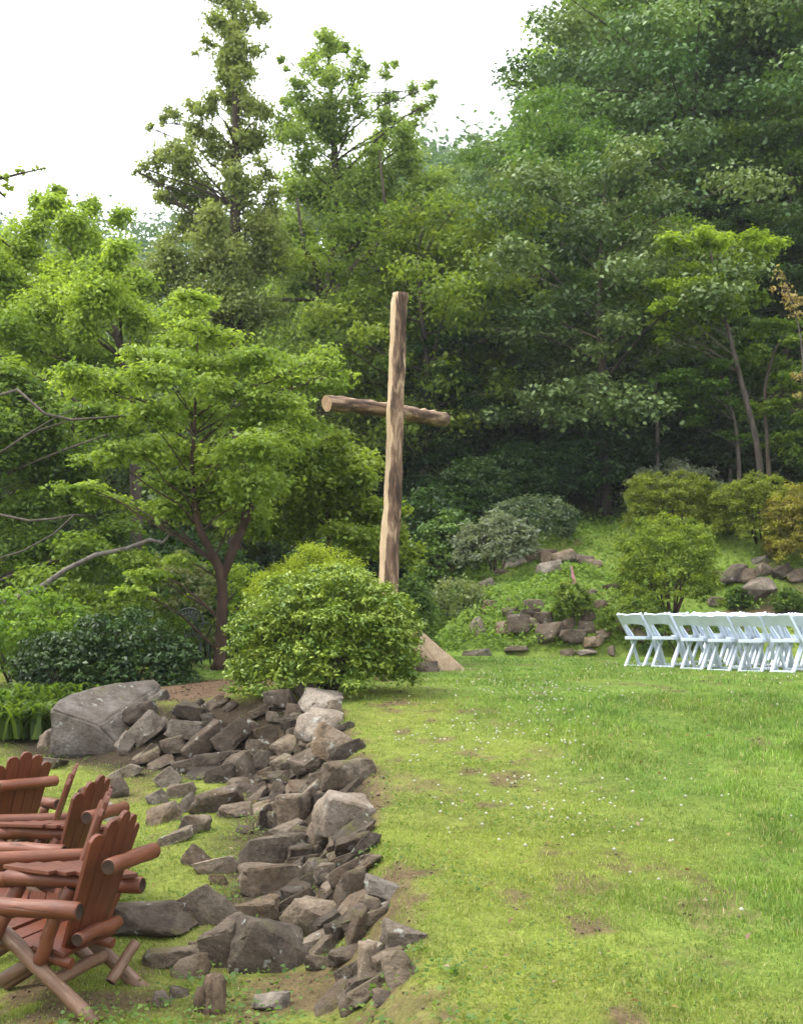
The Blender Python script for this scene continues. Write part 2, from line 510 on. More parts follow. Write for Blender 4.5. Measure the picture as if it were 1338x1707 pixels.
def ground_color(x, y):
    grass = np.array([.115, .172, .030]); mossc = np.array([.16, .184, .036]); soil = np.array([.115, .074, .046]); litter = np.array([.028, .023, .013])
    mo = mossy(x, y)[..., None]
    n = fbm(x * 2.2, y * 2.2, 77)[..., None]
    c = (grass * (1 - mo) + mossc * mo) * (.75 + .5 * n)
    mnd = (sstep(21.6, 22.2, y) * sstep(0, 1, x))[..., None]
    c = c * (1 + .1 * mnd)
    bb = bare(x, y)[..., None]
    c = c * (1 - bb) + soil * (.7 + .6 * n) * bb
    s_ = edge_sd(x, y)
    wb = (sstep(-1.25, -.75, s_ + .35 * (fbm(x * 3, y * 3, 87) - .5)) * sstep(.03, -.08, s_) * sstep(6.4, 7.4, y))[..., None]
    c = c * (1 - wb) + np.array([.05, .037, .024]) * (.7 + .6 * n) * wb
    fo = sstep(28.5, 31, y + 2 * fbm(x * .5, y * .5, 81))[..., None]
    lf = (sstep(19.5, 22, y) * sstep(.4, -.6, x))[..., None]
    fo = np.maximum(fo, lf)
    c = c * (1 - fo) + litter * (.7 + .6 * n) * fo
    far = sstep(75, 90, y)[..., None]
    c = c * (1 - far) + np.array([.035, .06, .02]) * far
    return c

def spaced(stops):
    out = []
    for (a, b, st) in stops: out += list(np.arange(a, b, st))
    out.append(stops[-1][1])
    return np.array(out)
gx = spaced([(-400, -60, 20), (-60, -16, 2), (-16, -5, .4), (-5, 6, .07), (6, 16, .4), (16, 60, 2), (60, 400, 20)])
gy = spaced([(-60, -6, 3), (-6, 3, .3), (3, 16, .07), (16, 30, .15), (30, 90, 1.2), (90, 400, 8), (400, 900, 50)])
GX, GY = np.meshgrid(gx, gy)
GZ = zt(GX, GY)
gc = ground_color(GX, GY).reshape(-1, 3)
nx, ny = len(gx), len(gy)
ii, jj = np.meshgrid(np.arange(nx - 1), np.arange(ny - 1))
a = (jj * nx + ii).ravel()
gF = np.stack([a, a + 1, a + nx + 1, a + nx], 1)
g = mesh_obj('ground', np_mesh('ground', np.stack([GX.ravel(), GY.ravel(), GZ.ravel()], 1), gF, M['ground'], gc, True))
tag(g, 'grassy lawn, bare soil and wooded slope of the garden', 'ground', kind='structure')

# ------------------------------------------------------------------ leaves
def unit(v): return v / np.maximum(np.linalg.norm(v, axis=-1, keepdims=True), 1e-9)

def leaves(P, Nn, L, W, rng, fold=.18, tdir=None):
    n = len(P)
    t = np.cross(Nn, rng.normal(size=(n, 3))) if tdir is None else tdir - Nn * (tdir * Nn).sum(1, keepdims=True)
    t = unit(t); b = np.cross(Nn, t)
    L = np.broadcast_to(L, n)[:, None]; W = np.broadcast_to(W, n)[:, None]
    V = np.empty((n, 4, 3))
    V[:, 0] = P - t * L * .5
    V[:, 1] = P + b * W * .5 + Nn * W * fold + t * L * .06
    V[:, 2] = P + t * L * .5 - Nn * L * .08
    V[:, 3] = P - b * W * .5 + Nn * W * fold + t * L * .06
    return V.reshape(-1, 3), np.arange(n * 4).reshape(n, 4)

def cloud(C, Rr, n, L, ratio, cA, cB, rng, upb=.7, fill=2.4, tone=None, under=.35, jit=.45, dens=2.0):
    """n leaves in ellipsoidal clumps C (K,3), Rr (K,3). Returns V, F, col."""
    C = np.asarray(C, float); Rr = np.asarray(Rr, float); K = len(C)
    wgt = (Rr[:, 0] * Rr[:, 1]) ** (dens / 2); wgt /= wgt.sum()
    idx = rng.choice(K, n, p=wgt)
    d = unit(rng.normal(size=(n, 3)))
    flip = (rng.random(n) > under) & (d[:, 2] < 0)
    d[flip, 2] *= -1
    rad = rng.random(n) ** (1 / fill)
    rad *= 1 + .18 * rng.normal(size=n)
    P = C[idx] + d * rad[:, None] * Rr[idx]
    Nn = unit(d * .55 + np.array([0, 0, upb]) + rng.normal(size=(n, 3)) * jit)
    l = L * rng.uniform(.65, 1.3, n)
    V, F = leaves(P, Nn, l, l * ratio, rng)
    tn = rng.normal(size=K) * .28 if tone is None else tone
    k = np.clip(.5 + tn[idx] + rng.normal(size=n) * .22, 0, 1)[:, None]
    c = np.asarray(cA) * (1 - k) + np.asarray(cB) * k
    c = c * rng.uniform(.8, 1.2, (n, 1)) * 1.25
    return V, F, np.repeat(c, 4, 0)

def leaf_mesh(name, parts, mat):
    Vs, Fs, Cs = [], [], []; b = 0
    for V, F, c in parts:
        Vs.append(V); Fs.append(F + b); Cs.append(c); b += len(V)
    return np_mesh(name, np.vstack(Vs), np.vstack(Fs), mat, np.vstack(Cs))

# ------------------------------------------------------------------ stones
def stone_mesh(seed, kind, mat):
    rng = random.Random(seed)
    bm = bmesh.new()
    n = {'slab': 11, 'block': 12, 'round': 22, 'wedge': 8}[kind]
    for i in range(n):
        if kind == 'round':
            v = Vector((rng.gauss(0, 1), rng.gauss(0, 1), rng.gauss(0, 1))).normalized() * .5
            v = Vector((v.x * rng.uniform(.9, 1.1), v.y, v.z))
        else:
            v = Vector((rng.choice((-1, 1)) * rng.uniform(.22, .5), rng.choice((-1, 1)) * rng.uniform(.22, .5), rng.choice((-1, 1)) * rng.uniform(.28, .5)))
        bm.verts.new(v)
    if kind != 'round':
        for s in [(-.5, rng.uniform(-.3, .3), rng.uniform(-.3, .2)), (.5, rng.uniform(-.3, .3), rng.uniform(-.3, .2)), (rng.uniform(-.2, .2), -.5, -.2), (rng.uniform(-.2, .2), .5, -.2)]:
            bm.verts.new(s)
    r = bmesh.ops.convex_hull(bm, input=bm.verts)
    bmesh.ops.delete(bm, geom=[v for v in bm.verts if not v.link_faces], context='VERTS')
    bmesh.ops.dissolve_limit(bm, angle_limit=.22, verts=bm.verts, edges=bm.edges)
    bmesh.ops.bevel(bm, geom=list(bm.edges), offset=.035 if kind != 'round' else .06, segments=1, affect='EDGES', clamp_overlap=True)
    bmesh.ops.triangulate(bm, faces=bm.faces)
    bmesh.ops.subdivide_edges(bm, edges=[e for e in bm.edges if e.calc_length() > .16], cuts=1, use_grid_fill=True)
    bmesh.ops.triangulate(bm, faces=bm.faces)
    bmesh.ops.subdivide_edges(bm, edges=[e for e in bm.edges if e.calc_length() > .2], cuts=1, use_grid_fill=True)
    bmesh.ops.triangulate(bm, faces=bm.faces)
    bm.normal_update()
    so = Vector((seed * 3.1, seed * 1.7, 0))
    for v in bm.verts:
        k = mnoise.noise(v.co * 2.6 + so) * .05 + mnoise.noise(v.co * 7 + so) * .03
        # bedding layers: small steps along z
        st = math.sin((v.co.z + .12 * mnoise.noise(v.co * 2 + so)) * 22) * .012 if kind != 'round' else 0
        v.co += v.normal * (k + st)
    me = bpy.data.meshes.new('stone')
    bm.to_mesh(me); bm.free()
    me.polygons.foreach_set('use_smooth', np.ones(len(me.polygons), bool))
    me.set_sharp_from_angle(angle=R(32))
    me.materials.append(mat)
    return me
STN = {}
for mk in ('rock', 'rock_pale', 'rock_dark'):
    for kd, cnt in (('slab', 6), ('block', 6), ('round', 4), ('wedge', 4)):
        STN[mk, kd] = [stone_mesh(100 + i + len(kd) * 7 + len(mk) * 13, kd, M[mk]) for i in range(cnt)]
srng = random.Random(11)

def stone(px, py, w_, h_, rot=0, kind='block', tone='rock', parent=None, name='stone', depth=None, pos=None, dscale=.75, push=.22):
    if pos is None:
        g_ = ground_at(px, min(py + h_ * .22, py + 14))
        Y = g_.y if depth is None else depth
        p = at(px, py, Y - push * w_ * Y / FPX)
    else:
        p = Vector(pos); Y = p.y
    k = Y / FPX
    W, H = w_ * k * 1.16, h_ * k * 1.18
    D = max(.5 * (W + H) * dscale, .6 * W) * srng.uniform(.85, 1.15)
    o = mesh_obj(name, srng.choice(STN[tone, kind]), parent)
    o.scale = (W, D, H)
    o.rotation_euler = Euler((R(srng.uniform(-12, 12)), R(-rot), R(srng.uniform(-22, 22))))
    if srng.random() < .5: o.scale.x *= -1
    if parent is not None: p = p - parent.location
    o.location = p
    return o

wall = empty('stone_retaining_wall', (-.6, 9.2, float(zt(-.6, 9.2))))
tag(wall, 'tumbled dry stone retaining wall of grey and brown rocks along the lawn edge', 'stone wall')
P_, D_ = 'rock_pale', 'rock_dark'
WALL = [
 (536,1171,64,36,-8,'slab',P_),(510,1153,34,34,50,'wedge','rock'),(468,1166,48,28,5,'slab',D_),(558,1183,20,28,0,'block','rock'),
 (538,1212,74,54,-15,'block',P_),(562,1245,84,48,-25,'slab','rock'),(477,1207,24,20,0,'block',D_),(493,1184,30,22,0,'block','rock'),
 (500,1199,26,22,10,'block',D_),(457,1194,28,16,0,'slab','rock'),(420,1221,20,42,0,'block',D_),(444,1222,36,24,20,'slab','rock'),
 (493,1219,32,14,10,'slab','rock'),(341,1236,80,34,40,'slab',D_),(390,1232,62,36,40,'slab',D_),(367,1268,90,26,8,'slab',D_),
 (310,1279,46,26,15,'slab',D_),(349,1286,72,22,10,'slab',D_),(395,1284,50,52,10,'block',D_),(366,1294,52,28,25,'slab',D_),
 (440,1247,54,26,5,'slab','rock'),(431,1278,54,28,55,'slab',D_),(477,1244,40,30,35,'slab','rock'),(511,1272,46,46,40,'block','rock'),
 (472,1273,34,26,30,'slab','rock'),(510,1236,22,26,0,'block','rock'),(579,1296,80,56,10,'wedge','rock'),(577,1366,98,86,-15,'block',P_),
 (524,1328,38,40,30,'block','rock'),(490,1358,46,70,0,'block','rock'),(498,1313,46,24,0,'slab','rock'),(536,1302,44,26,10,'slab','rock'),
 (460,1332,54,30,65,'slab',D_),(437,1371,60,24,80,'slab',D_),(461,1374,30,38,0,'block',D_),(526,1402,48,54,0,'round','rock'),
 (452,1420,108,54,4,'slab','rock'),(362,1336,80,44,5,'wedge',D_),(390,1353,50,22,10,'slab','rock'),(407,1384,26,16,0,'block',D_),
 (429,1322,36,24,30,'slab',D_),(274,1360,52,34,15,'slab','rock'),(312,1343,30,32,20,'block',D_),(326,1378,44,40,-20,'block','rock'),
 (281,1298,38,32,30,'slab',P_),(304,1320,44,26,10,'slab','rock'),(262,1332,30,26,30,'slab',P_),(317,1186,54,32,-8,'wedge',D_),
 (310,1218,62,28,-4,'slab',P_),(264,1211,34,28,20,'block','rock'),(347,1195,24,16,0,'slab',P_),
 (453,1468,96,58,2,'slab','rock'),(531,1526,108,66,4,'round','rock'),(512,1463,52,34,60,'slab',P_),(545,1457,40,38,10,'block',P_),
 (586,1480,50,62,0,'block','rock'),(642,1486,68,28,-22,'slab',P_),(622,1517,32,46,0,'block','rock'),
 (592,1552,44,76,0,'block','rock'),(674,1562,66,36,-6,'slab',P_),(635,1588,46,34,10,'slab',P_),(664,1616,50,60,15,'block','rock'),
 (620,1612,42,74,0,'block','rock'),(446,1586,116,84,-12,'slab','rock'),(378,1582,66,90,18,'slab','rock'),(508,1578,88,32,12,'slab','rock'),
 (425,1518,72,40,4,'slab','rock'),(235,1188,52,34,5,'block',D_),(250,1217,60,36,40,'slab',P_),(210,1240,36,30,60,'block',P_),
 (264,1162,32,24,0,'block',P_),(290,1240,40,26,10,'block',D_),(330,1258,44,24,20,'slab',D_),(405,1310,40,30,20,'block',D_),(470,1300,34,30,30,'block',D_),
 (545,1340,34,40,0,'block',D_),(500,1395,36,30,0,'block',D_),(560,1430,36,24,0,'block','rock'),(505,1430,40,40,10,'block',D_),(490,1500,40,36,0,'block',D_),(560,1560,36,40,0,'block',D_),(480,1545,44,30,10,'block',D_),
]
for s_ in WALL:
    px, py, w_, h_, rot, kd, tn = s_
    stone(px, py, w_, h_, rot, kd, tn, wall)
# smaller packing stones between the large ones
for i in range(135):
    seg = srng.random() ** .8
    j = srng.uniform(4.2, len(EDGE) - 1.6) if i < 100 else srng.uniform(2.3, 4.6)
    k = int(j); f = j - k
    e = EDGE[k] * (1 - f) + EDGE[k + 1] * f
    t_ = EDGE[k + 1] - EDGE[k]; n_ = np.array([-t_[1], t_[0]]); n_ = n_ / np.linalg.norm(n_)
    wd = np.interp(e[1], [5, 6.5, 9, 12], [.32, .36, .72, .85])
    q = e + n_ * srng.uniform(.02, wd) * (1 if edge_sd(*(e + n_ * .3)) < 0 else -1)
    z = float(zt(q[0], q[1]))
    sz = srng.uniform(24, 52) * 9.5 / q[1]
    stone(0, 0, sz * 1.15, sz * srng.uniform(.32, .6), srng.uniform(5, 50), srng.choice(['slab', 'slab', 'wedge']), srng.choice(['rock', D_, D_]), wall, pos=(q[0], q[1], z + .02))

LOOSE = [
 (330,1434,46,36,-35,'wedge','rock','small pointed brown rock poking out of the grass below the wall',.6),
 (362,1442,70,28,6,'slab',P_,'flat pale rock lying in the grass below the wall',.6),
 (252,1533,122,50,3,'slab',D_,'long dark flat rock on the grass behind the nearest wooden chair',.5),
 (350,1520,72,84,35,'slab','rock','tilted brown slab standing between the dark flat rock and the wall',.5),
 (318,1616,58,38,12,'slab','rock','low brown rock behind the small tree stump',.6),
 (288,1595,84,26,6,'slab','rock','long thin rock flat in the soil beside the chair legs',.6),
 (453,1668,54,34,-12,'wedge',P_,'pale triangular rock alone in the clover at the bottom edge',.6),
 (270,1667,28,36,0,'round',P_,'small upright whitish stone left of the stump',.8),
 (638,1664,30,28,10,'block',P_,'small pale stone in the grass under the near end of the wall',.6),
 (299,1655,28,18,0,'block',D_,'little dark stone between the whitish stone and the stump',.6),
 (536,1606,48,24,0,'block','rock','small blocky rock among weeds at the foot of the wall',.6),
 (75,1234,22,34,0,'block',P_,'small pinkish stone against the left side of the big boulder',.6),
 (212,1286,56,20,22,'slab',P_,'thin grey slab set flat in the grass in front of the big boulder',.6),
 (245,1262,44,18,24,'slab','rock','narrow stone half buried in grass beside the boulder foot',.6),
 (183,1316,64,40,4,'round','rock','rounded grey rock just beyond the wooden chair backs',.6),
 (166,1354,52,36,0,'block',P_,'squat pale rock right behind the middle wooden chair',.6),
 (291,1396,58,20,18,'slab','rock','thin flat stone at the foot of the wall, nearest the chairs',.6),
 (327,1580,26,20,0,'block','rock','fist-sized brown stone beside the tilted slab',.6),
 (365,1467,30,16,0,'slab','rock','small flat stone alone in the grass below the wall',.6),
 (80,1270,60,18,0,'slab',D_,'dark flat stone in the grass under the front of the boulder',.6),
]
for (px, py, w_, h_, rot, kd, tn, lab, ds) in LOOSE:
    o = stone(px, py, w_, h_, rot, kd, tn, None, 'rock', dscale=ds)
    tag(o, lab, 'rock', 'loose rocks in the grass')

# the big boulder: faceted block with a sloping pale top
def boulder(name, pts, subdiv, mat, loc, seed, amp):
    bm = bmesh.new()
    for p in pts: bm.verts.new(p)
    bmesh.ops.convex_hull(bm, input=bm.verts)
    bmesh.ops.dissolve_limit(bm, angle_limit=.1, verts=bm.verts, edges=bm.edges)
    bmesh.ops.bevel(bm, geom=list(bm.edges), offset=.03, segments=2, affect='EDGES', clamp_overlap=True)
    for _ in range(subdiv):
        bmesh.ops.triangulate(bm, faces=bm.faces)
        bmesh.ops.subdivide_edges(bm, edges=[e for e in bm.edges if e.calc_length() > .06], cuts=1, use_grid_fill=True)
    bmesh.ops.triangulate(bm, faces=bm.faces)
    bm.normal_update()
    for v in bm.verts:
        q = v.co * 1.0 + Vector((seed, 0, 0))
        v.co += v.normal * (mnoise.noise(q * 2.4) * amp + mnoise.noise(q * 7) * amp * .4 + mnoise.noise(q * 18) * amp * .15)
    me = bpy.data.meshes.new(name)
    bm.to_mesh(me); bm.free()
    me.polygons.foreach_set('use_smooth', np.ones(len(me.polygons), bool))
    me.set_sharp_from_angle(angle=R(40))
    me.materials.append(mat)
    o = mesh_obj(name, me)
    o.location = loc
    return o
bY = 12.2
def bp(px, py, dy): return at(px, py, bY + dy)
b0 = at(170, 1255, bY)
pts = [bp(84, 1262, 0), bp(215, 1262, .0), bp(262, 1225, .9), bp(88, 1255, .9), bp(84, 1182, 0), bp(100, 1165, .55), bp(163, 1208, -.05), bp(150, 1150, .6),
       bp(200, 1195, .25), bp(240, 1168, .8), bp(262, 1132, 1.2), bp(270, 1140, 1.1), bp(268, 1160, 1.0), bp(245, 1205, .8), bp(110, 1170, 1.0), bp(240, 1135, 1.35)]
o = boulder('boulder', [p - b0 for p in pts], 3, rock_mat('rock_boulder', (.085, .073, .06, 1), (.10, .08, .06, 1), (.155, .135, .118, 1), .36), b0, 4, .035)
tag(o, 'big grey angular boulder with a pale sloping top at the end of the wall', 'boulder')

# ------------------------------------------------------------------ mound stones (rock garden)
LEDGE_UP = [(913,949,42,14,12,'slab',P_),(936,929,38,18,15,'slab','rock'),(910,933,20,18,0,'block','rock'),(952,929,38,14,-5,'slab',P_),(859,936,38,16,15,'slab',P_),
            (833,953,22,9,0,'slab',P_),(880,932,24,14,0,'block','rock'),(905,922,40,12,0,'slab',D_),(975,934,26,14,0,'slab','rock'),(990,940,24,12,0,'block','rock'),(930,945,26,14,0,'block',D_)]
LEDGE_LO = [(812,976,24,12,20,'slab',P_),(820,1012,26,18,0,'block','rock'),(857,997,20,12,0,'slab','rock'),(889,1009,28,16,0,'slab','rock'),(867,1041,38,26,5,'block','rock'),
            (880,1024,32,13,5,'slab',D_),(916,1056,38,32,0,'block','rock'),(891,1039,18,14,0,'block','rock'),(977,991,36,12,5,'slab',P_),(974,1007,24,18,0,'block','rock'),
            (981,1026,24,16,0,'block','rock'),(977,1044,24,16,0,'slab','rock'),(954,1061,40,18,0,'slab','rock'),(987,1071,30,13,5,'slab','rock'),(835,1048,18,18,0,'block','rock'),
            (796,1046,22,26,20,'block',P_),(1020,981,26,10,10,'slab',D_),(940,1040,30,18,0,'block',D_),(1005,1058,24,16,0,'block','rock'),(1000,1010,20,14,0,'block','rock'),
            (850,1020,24,14,0,'block','rock'),(905,1030,26,16,0,'slab','rock'),(1040,1040,30,20,0,'block','rock'),(1060,1060,30,18,0,'block','rock'),(1090,1055,34,20,0,'block',D_),(1130,1060,34,18,0,'block','rock'),(1170,1050,30,18,0,'slab','rock')]
LEDGE_R = [(1217,958,56,24,10,'block',D_),(1303,957,30,22,20,'block',D_),(1245,960,30,20,0,'block','rock'),(1330,960,34,20,0,'block','rock'),(1190,962,30,18,0,'block',D_),(1275,950,26,16,0,'slab','rock')]
for nm, lst, lab in (('rock_ledge', LEDGE_UP, 'upper ledge of pale flat rocks high on the planted bank'),
                     ('rock_ledge', LEDGE_LO, 'low tumbled rock wall at the foot of the planted bank'),
                     ('rock_ledge', LEDGE_R, 'dark rock edging of the upper terrace behind the folding chairs')):
    gp = ground_at(lst[0][0], lst[0][1], 15)
    e = empty(nm, gp); tag(e, lab, 'rock ledge', 'rock ledges on the bank')
    for (px, py, w_, h_, rot, kd, tn) in lst:
        g_ = ground_at(px, py + h_ * .2, 15)
        stone(px, py, w_ * 1.1, h_ * 1.2, rot, kd, tn, e, depth=g_.y, push=.12)
for (px, py, w_, h_, rot, kd, tn, lab) in [
    (941,888,20,14,0,'wedge',P_,'lone pale stone near the top of the planted bank'),
    (794,1090,42,14,6,'slab',P_,'flat pale stone at the bottom left corner of the bank'),
    (946,1089,24,12,5,'slab','rock','flat brown stone on the lawn edge below the low rock wall'),
    (978,1087,32,11,10,'slab',P_,'flat light stone on the lawn edge near the first folding chair'),
    (860,1083,36,9,0,'slab','rock','thin stone step in the bare soil at the bank foot'),
    (1266,934,24,13,10,'slab',P_,'pale pinkish stone on the slope above the round boulder'),
    (1190,1003,26,14,0,'slab',P_,'flat pale stone left of the round boulder'),
    (1018,1086,12,18,0,'block','rock','small upright stone beside the first folding chair')]:
    g_ = ground_at(px, py + h_ * .2, 15)
    o = stone(px, py, w_, h_, rot, kd, tn, None, 'rock', depth=g_.y, push=.1)
    tag(o, lab, 'rock', 'loose rocks around the bank')
gp = ground_at(1258, 1004, 15)
k = gp.y / FPX
pr = random.Random(5)
pts = []
for i in range(26):
    v = Vector((pr.gauss(0, 1), pr.gauss(0, 1), pr.gauss(0, 1))).normalized()
    pts.append((v.x * 39 * k, v.y * 30 * k, v.z * 22 * k + v.x * 8 * k + 18 * k))
o = boulder('boulder', pts, 2, rock_mat('rock_round', (.16, .13, .10, 1), (.2, .15, .10, 1), (.33, .27, .21, 1), .3), gp, 9, .03)
tag(o, 'rounded brown boulder on the terrace behind the white folding chairs', 'boulder')

# ------------------------------------------------------------------ log chairs
def slat_mesh(L, w0, w1, th, rnd=True):
    mb = MB(); n = 6
    # outline in x (width) / z (length), tapered: w0 at bottom, w1 at top, rounded top corners
    pr_ = [(-w0 / 2, 0), (w0 / 2, 0), (w1 / 2, L - w1 * .35), (w1 * .32, L - .008), (0, L), (-w1 * .32, L - .008), (-w1 / 2, L - w1 * .35)]
    V = [(x, -th / 2, z) for x, z in pr_] + [(x, th / 2, z) for x, z in pr_]
    m = len(pr_)
    F = [list(range(m)), list(range(2 * m - 1, m - 1, -1))] + [[(i + 1) % m, i, m + i, m + (i + 1) % m] for i in range(m)]
    mb.add(V, F, 0, False)
    return mb.mesh('slat', M['redwood'], .004)
SLAT = [slat_mesh(L, .072, .094, .022) for L in (.60, .66, .69, .66, .60)]

def log(name, p0, p1, r, parent, mat='redlog', seed=0, cat=None):
    rng = random.Random(seed)
    w0, w1 = Vector(p0), Vector(p1)
    p0, p1 = Vector((0, 0, 0)), Vector((0, 0, (w1 - w0).length))
    n = 7
    pts = [p0.lerp(p1, i / (n - 1)) + Vector((rng.gauss(0, .0022), rng.gauss(0, .0022), rng.gauss(0, .0022))) for i in range(n)]
    rr = [r * rng.uniform(.96, 1.04) for _ in range(n)]
    # chamfered ends
    d = (p1 - p0).normalized()
    pts = [p0, p0 + d * .008] + pts[1:-1] + [p1 - d * .008, p1]
    rr = [rr[0] * .86, rr[0]] + rr[1:-1] + [rr[-1], rr[-1] * .86]
    o = MB().tube(pts, rr, 14, 0, 1, .03, seed).build(name, [M[mat], M['logend']], parent)
    o.matrix_local = Matrix.Translation(w0) @ (w1 - w0).to_track_quat('Z', 'Y').to_matrix().to_4x4()
    return o

PLANK = MB().box((.50, .085, .022)).mesh('plank', M['redplank'], .004)

def log_seat(root, off, rz, sd, tilt=True):
    """one log armchair: children of root, placed at offset off and turned by rz inside root"""
    T = Matrix.Translation(off) @ Matrix.Rotation(rz, 4, 'Z')
    def q(x, y, z): return T @ Vector((x, y, z))
    # backrest: log across the back carries the fan of slats
    br = log('backrest', q(-.25, -.405, .70), q(.23, -.405, .70), .040, root, seed=sd)
    for i, me in enumerate(SLAT):
        u = i - 2
        s = mesh_obj('slat', me, br)
        base = T @ Matrix.Translation((u * .075, -.155 - .012 * abs(u) * 0 + .012 * u * u * .35, .27)) @ Matrix.Rotation(R(17.5), 4, 'X') @ Matrix.Rotation(R(u * 2.2), 4, 'Y') @ Matrix.Rotation(R(u * 4), 4, 'Z')
        bw0, bw1 = q(-.25, -.405, .70), q(.23, -.405, .70)
        BM = Matrix.Translation(bw0) @ (bw1 - bw0).to_track_quat('Z', 'Y').to_matrix().to_4x4()
        s.matrix_local = BM.inverted() @ base
    log('backrest_log', q(-.20, -.225, .345), q(.20, -.225, .345), .034, root, seed=sd + 1)
    # seat: curved row of planks on the frame
    st = MB()
    for sx in (-.2, .2): st.tube([q(sx, .30, .335), q(sx, -.2, .235)], .028, 10, seed=sd)
    seat = st.build('seat', [M['redlog']], root)
    for i in range(6):
        y = .30 - i * .09
        z = .372 - .02 * i + .010 * (i - 2.5) ** 2 * .35
        p = mesh_obj('plank', PLANK, seat)
        p.matrix_local = T @ Matrix.Translation((0, y, z)) @ Matrix.Rotation(R(11 - 2 * (2.5 - i)), 4, 'X')
        p.scale = (1, 1, 1)
    for sx in (-1, 1):
        log('arm', q(sx * .315, .50, .505), q(sx * .315, -.30, .505), .042, root, seed=sd + 3 + sx)
        log('arm_post', q(sx * .30, .33, .06), q(sx * .305, .10, .475), .040, root, seed=sd + 6 + sx)
        log('arm_post', q(sx * .27, -.07, .25), q(sx * .29, -.16, .475), .034, root, seed=sd + 9 + sx)
        log('leg', q(sx * .255, -.37, -.015), q(sx * .255, .16, .39), .036, root, 'oldlog', seed=sd + 12 + sx)
        log('leg', q(sx * .215, .42, -.015), q(sx * .215, -.04, .26), .034, root, 'oldlog', seed=sd + 15 + sx)
    log('stretcher', q(-.25, -.13, .16), q(.25, -.13, .16), .032, root, 'oldlog', seed=sd + 18)
    log('stretcher', q(.05, -.27, .09), q(.20, -.33, .25), .028, root, 'oldlog', seed=sd + 20)

def seat_unit(spots, label, sd, table=True):
    (x0, y0, r0) = spots[0]
    root = empty('log_armchair_set' if len(spots) > 1 else 'log_armchair', (x0, y0, float(zt(x0, y0))))
    tag(root, label, 'chair', 'red log armchairs')
    for i, (x, y, r_) in enumerate(spots):
        log_seat(root, (x - x0, y - y0, float(zt(x, y)) - root.location.z), R(r_), sd + 40 * i)
    if len(spots) > 1:
        # little table of planks bridging the two inner arms
        A = Matrix.Translation((0, 0, 0)) @ Matrix.Rotation(R(r0), 4, 'Z')
        B = Matrix.Translation((spots[1][0] - x0, spots[1][1] - y0, float(zt(spots[1][0], spots[1][1])) - root.location.z)) @ Matrix.Rotation(R(spots[1][2]), 4, 'Z')
        tab = None
        for i in range(5):
            y = .16 - i * .105
            a_ = A @ Vector((.245, y, .562)); b_ = B @ Vector((-.245, y, .562))
            d = b_ - a_; L = d.length
            M4 = Matrix.Translation((a_ + b_) / 2) @ d.to_track_quat('X', 'Z').to_matrix().to_4x4()
            p = MB().box((L, .094, .022)).build('table_top' if tab is None else 'plank', M['redplank'], root if tab is None else tab, .004)
            if tab is None:
                tab = p; T0 = M4.copy(); tab.matrix_local = M4
            else:
                p.matrix_local = T0.inverted() @ M4
    root.scale = (.95, .95, .95)
    return root
seat_unit([(-1.62, 5.83, 75), (-1.93, 6.62, 104)], 'nearest red stained log double armchair with a plank table between its seats', 300)
seat_unit([(-2.12, 7.38, 75), (-2.52, 8.12, 104)], 'middle red log double armchair, partly hidden behind the nearest one', 500)
seat_unit([(-2.90, 8.85, 48)], 'farthest red log armchair turned away, at the left edge', 700)

# ------------------------------------------------------------------ cross
cb = stand(641, 14.0)
top = at(667, 490, 14.0)
croot = empty('wooden_cross', cb)
tag(croot, 'tall rough log cross with strips of bark standing behind the round shrub', 'cross')
rng = random.Random(8)
px_line = [(640, 1125), (645, 1040), (648, 950), (650, 900), (655, 820), (657, 760), (659, 690), (661, 620), (663, 560), (665, 510), (667, 490)]
wid = [36, 35, 34, 32, 30, 29, 28.5, 28, 28, 28, 28]
# densify
ts = np.linspace(0, len(px_line) - 1, 34)
pts = []; rr = []
for t_ in ts:
    i = min(int(t_), len(px_line) - 2); f = t_ - i
    x_ = px_line[i][0] * (1 - f) + px_line[i + 1][0] * f + rng.gauss(0, .5)
    y_ = px_line[i][1] * (1 - f) + px_line[i + 1][1] * f
    p = at(x_, y_, 14.0) - cb
    pts.append(p); rr.append((wid[i] * (1 - f) + wid[i + 1] * f) / 2 * 14 / FPX * rng.uniform(.96, 1.05))
pts[0].z = -.25
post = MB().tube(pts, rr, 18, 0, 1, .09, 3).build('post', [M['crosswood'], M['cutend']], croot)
bl = at(543, 667, 13.45) - cb
brr = at(744, 697, 14.62) - cb
mid = (bl + brr) / 2 + Vector((0, .16, -.01))
dd = (brr - bl)
bl += Vector((0, .165, 0)); brr += Vector((0, .165, 0))
BMX = Matrix.Translation(bl) @ (brr - bl).to_track_quat('Z', 'Y').to_matrix().to_4x4()
Lb = (brr - bl).length
pts = []; rr = []
for i in range(26):
    u = i / 25
    pts.append(BMX.inverted() @ (bl.lerp(brr, u) + Vector((0, 0, .02 * math.sin(u * 3.1) + rng.gauss(0, .004))))); rr.append(.089 * rng.uniform(.94, 1.07))
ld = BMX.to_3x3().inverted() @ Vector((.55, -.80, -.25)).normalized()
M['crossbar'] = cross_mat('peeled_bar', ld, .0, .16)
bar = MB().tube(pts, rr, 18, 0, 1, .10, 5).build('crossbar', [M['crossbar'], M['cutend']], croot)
bar.matrix_local = BMX
p = pts[17] + ld * .075
MB().tube([p, p + ld * .035 + Vector((0, 0, .03))], [.04, .02], 8, 0, 1, .15, 6).build('branch_stub', [M['crossbar'], M['cutend']], bar)
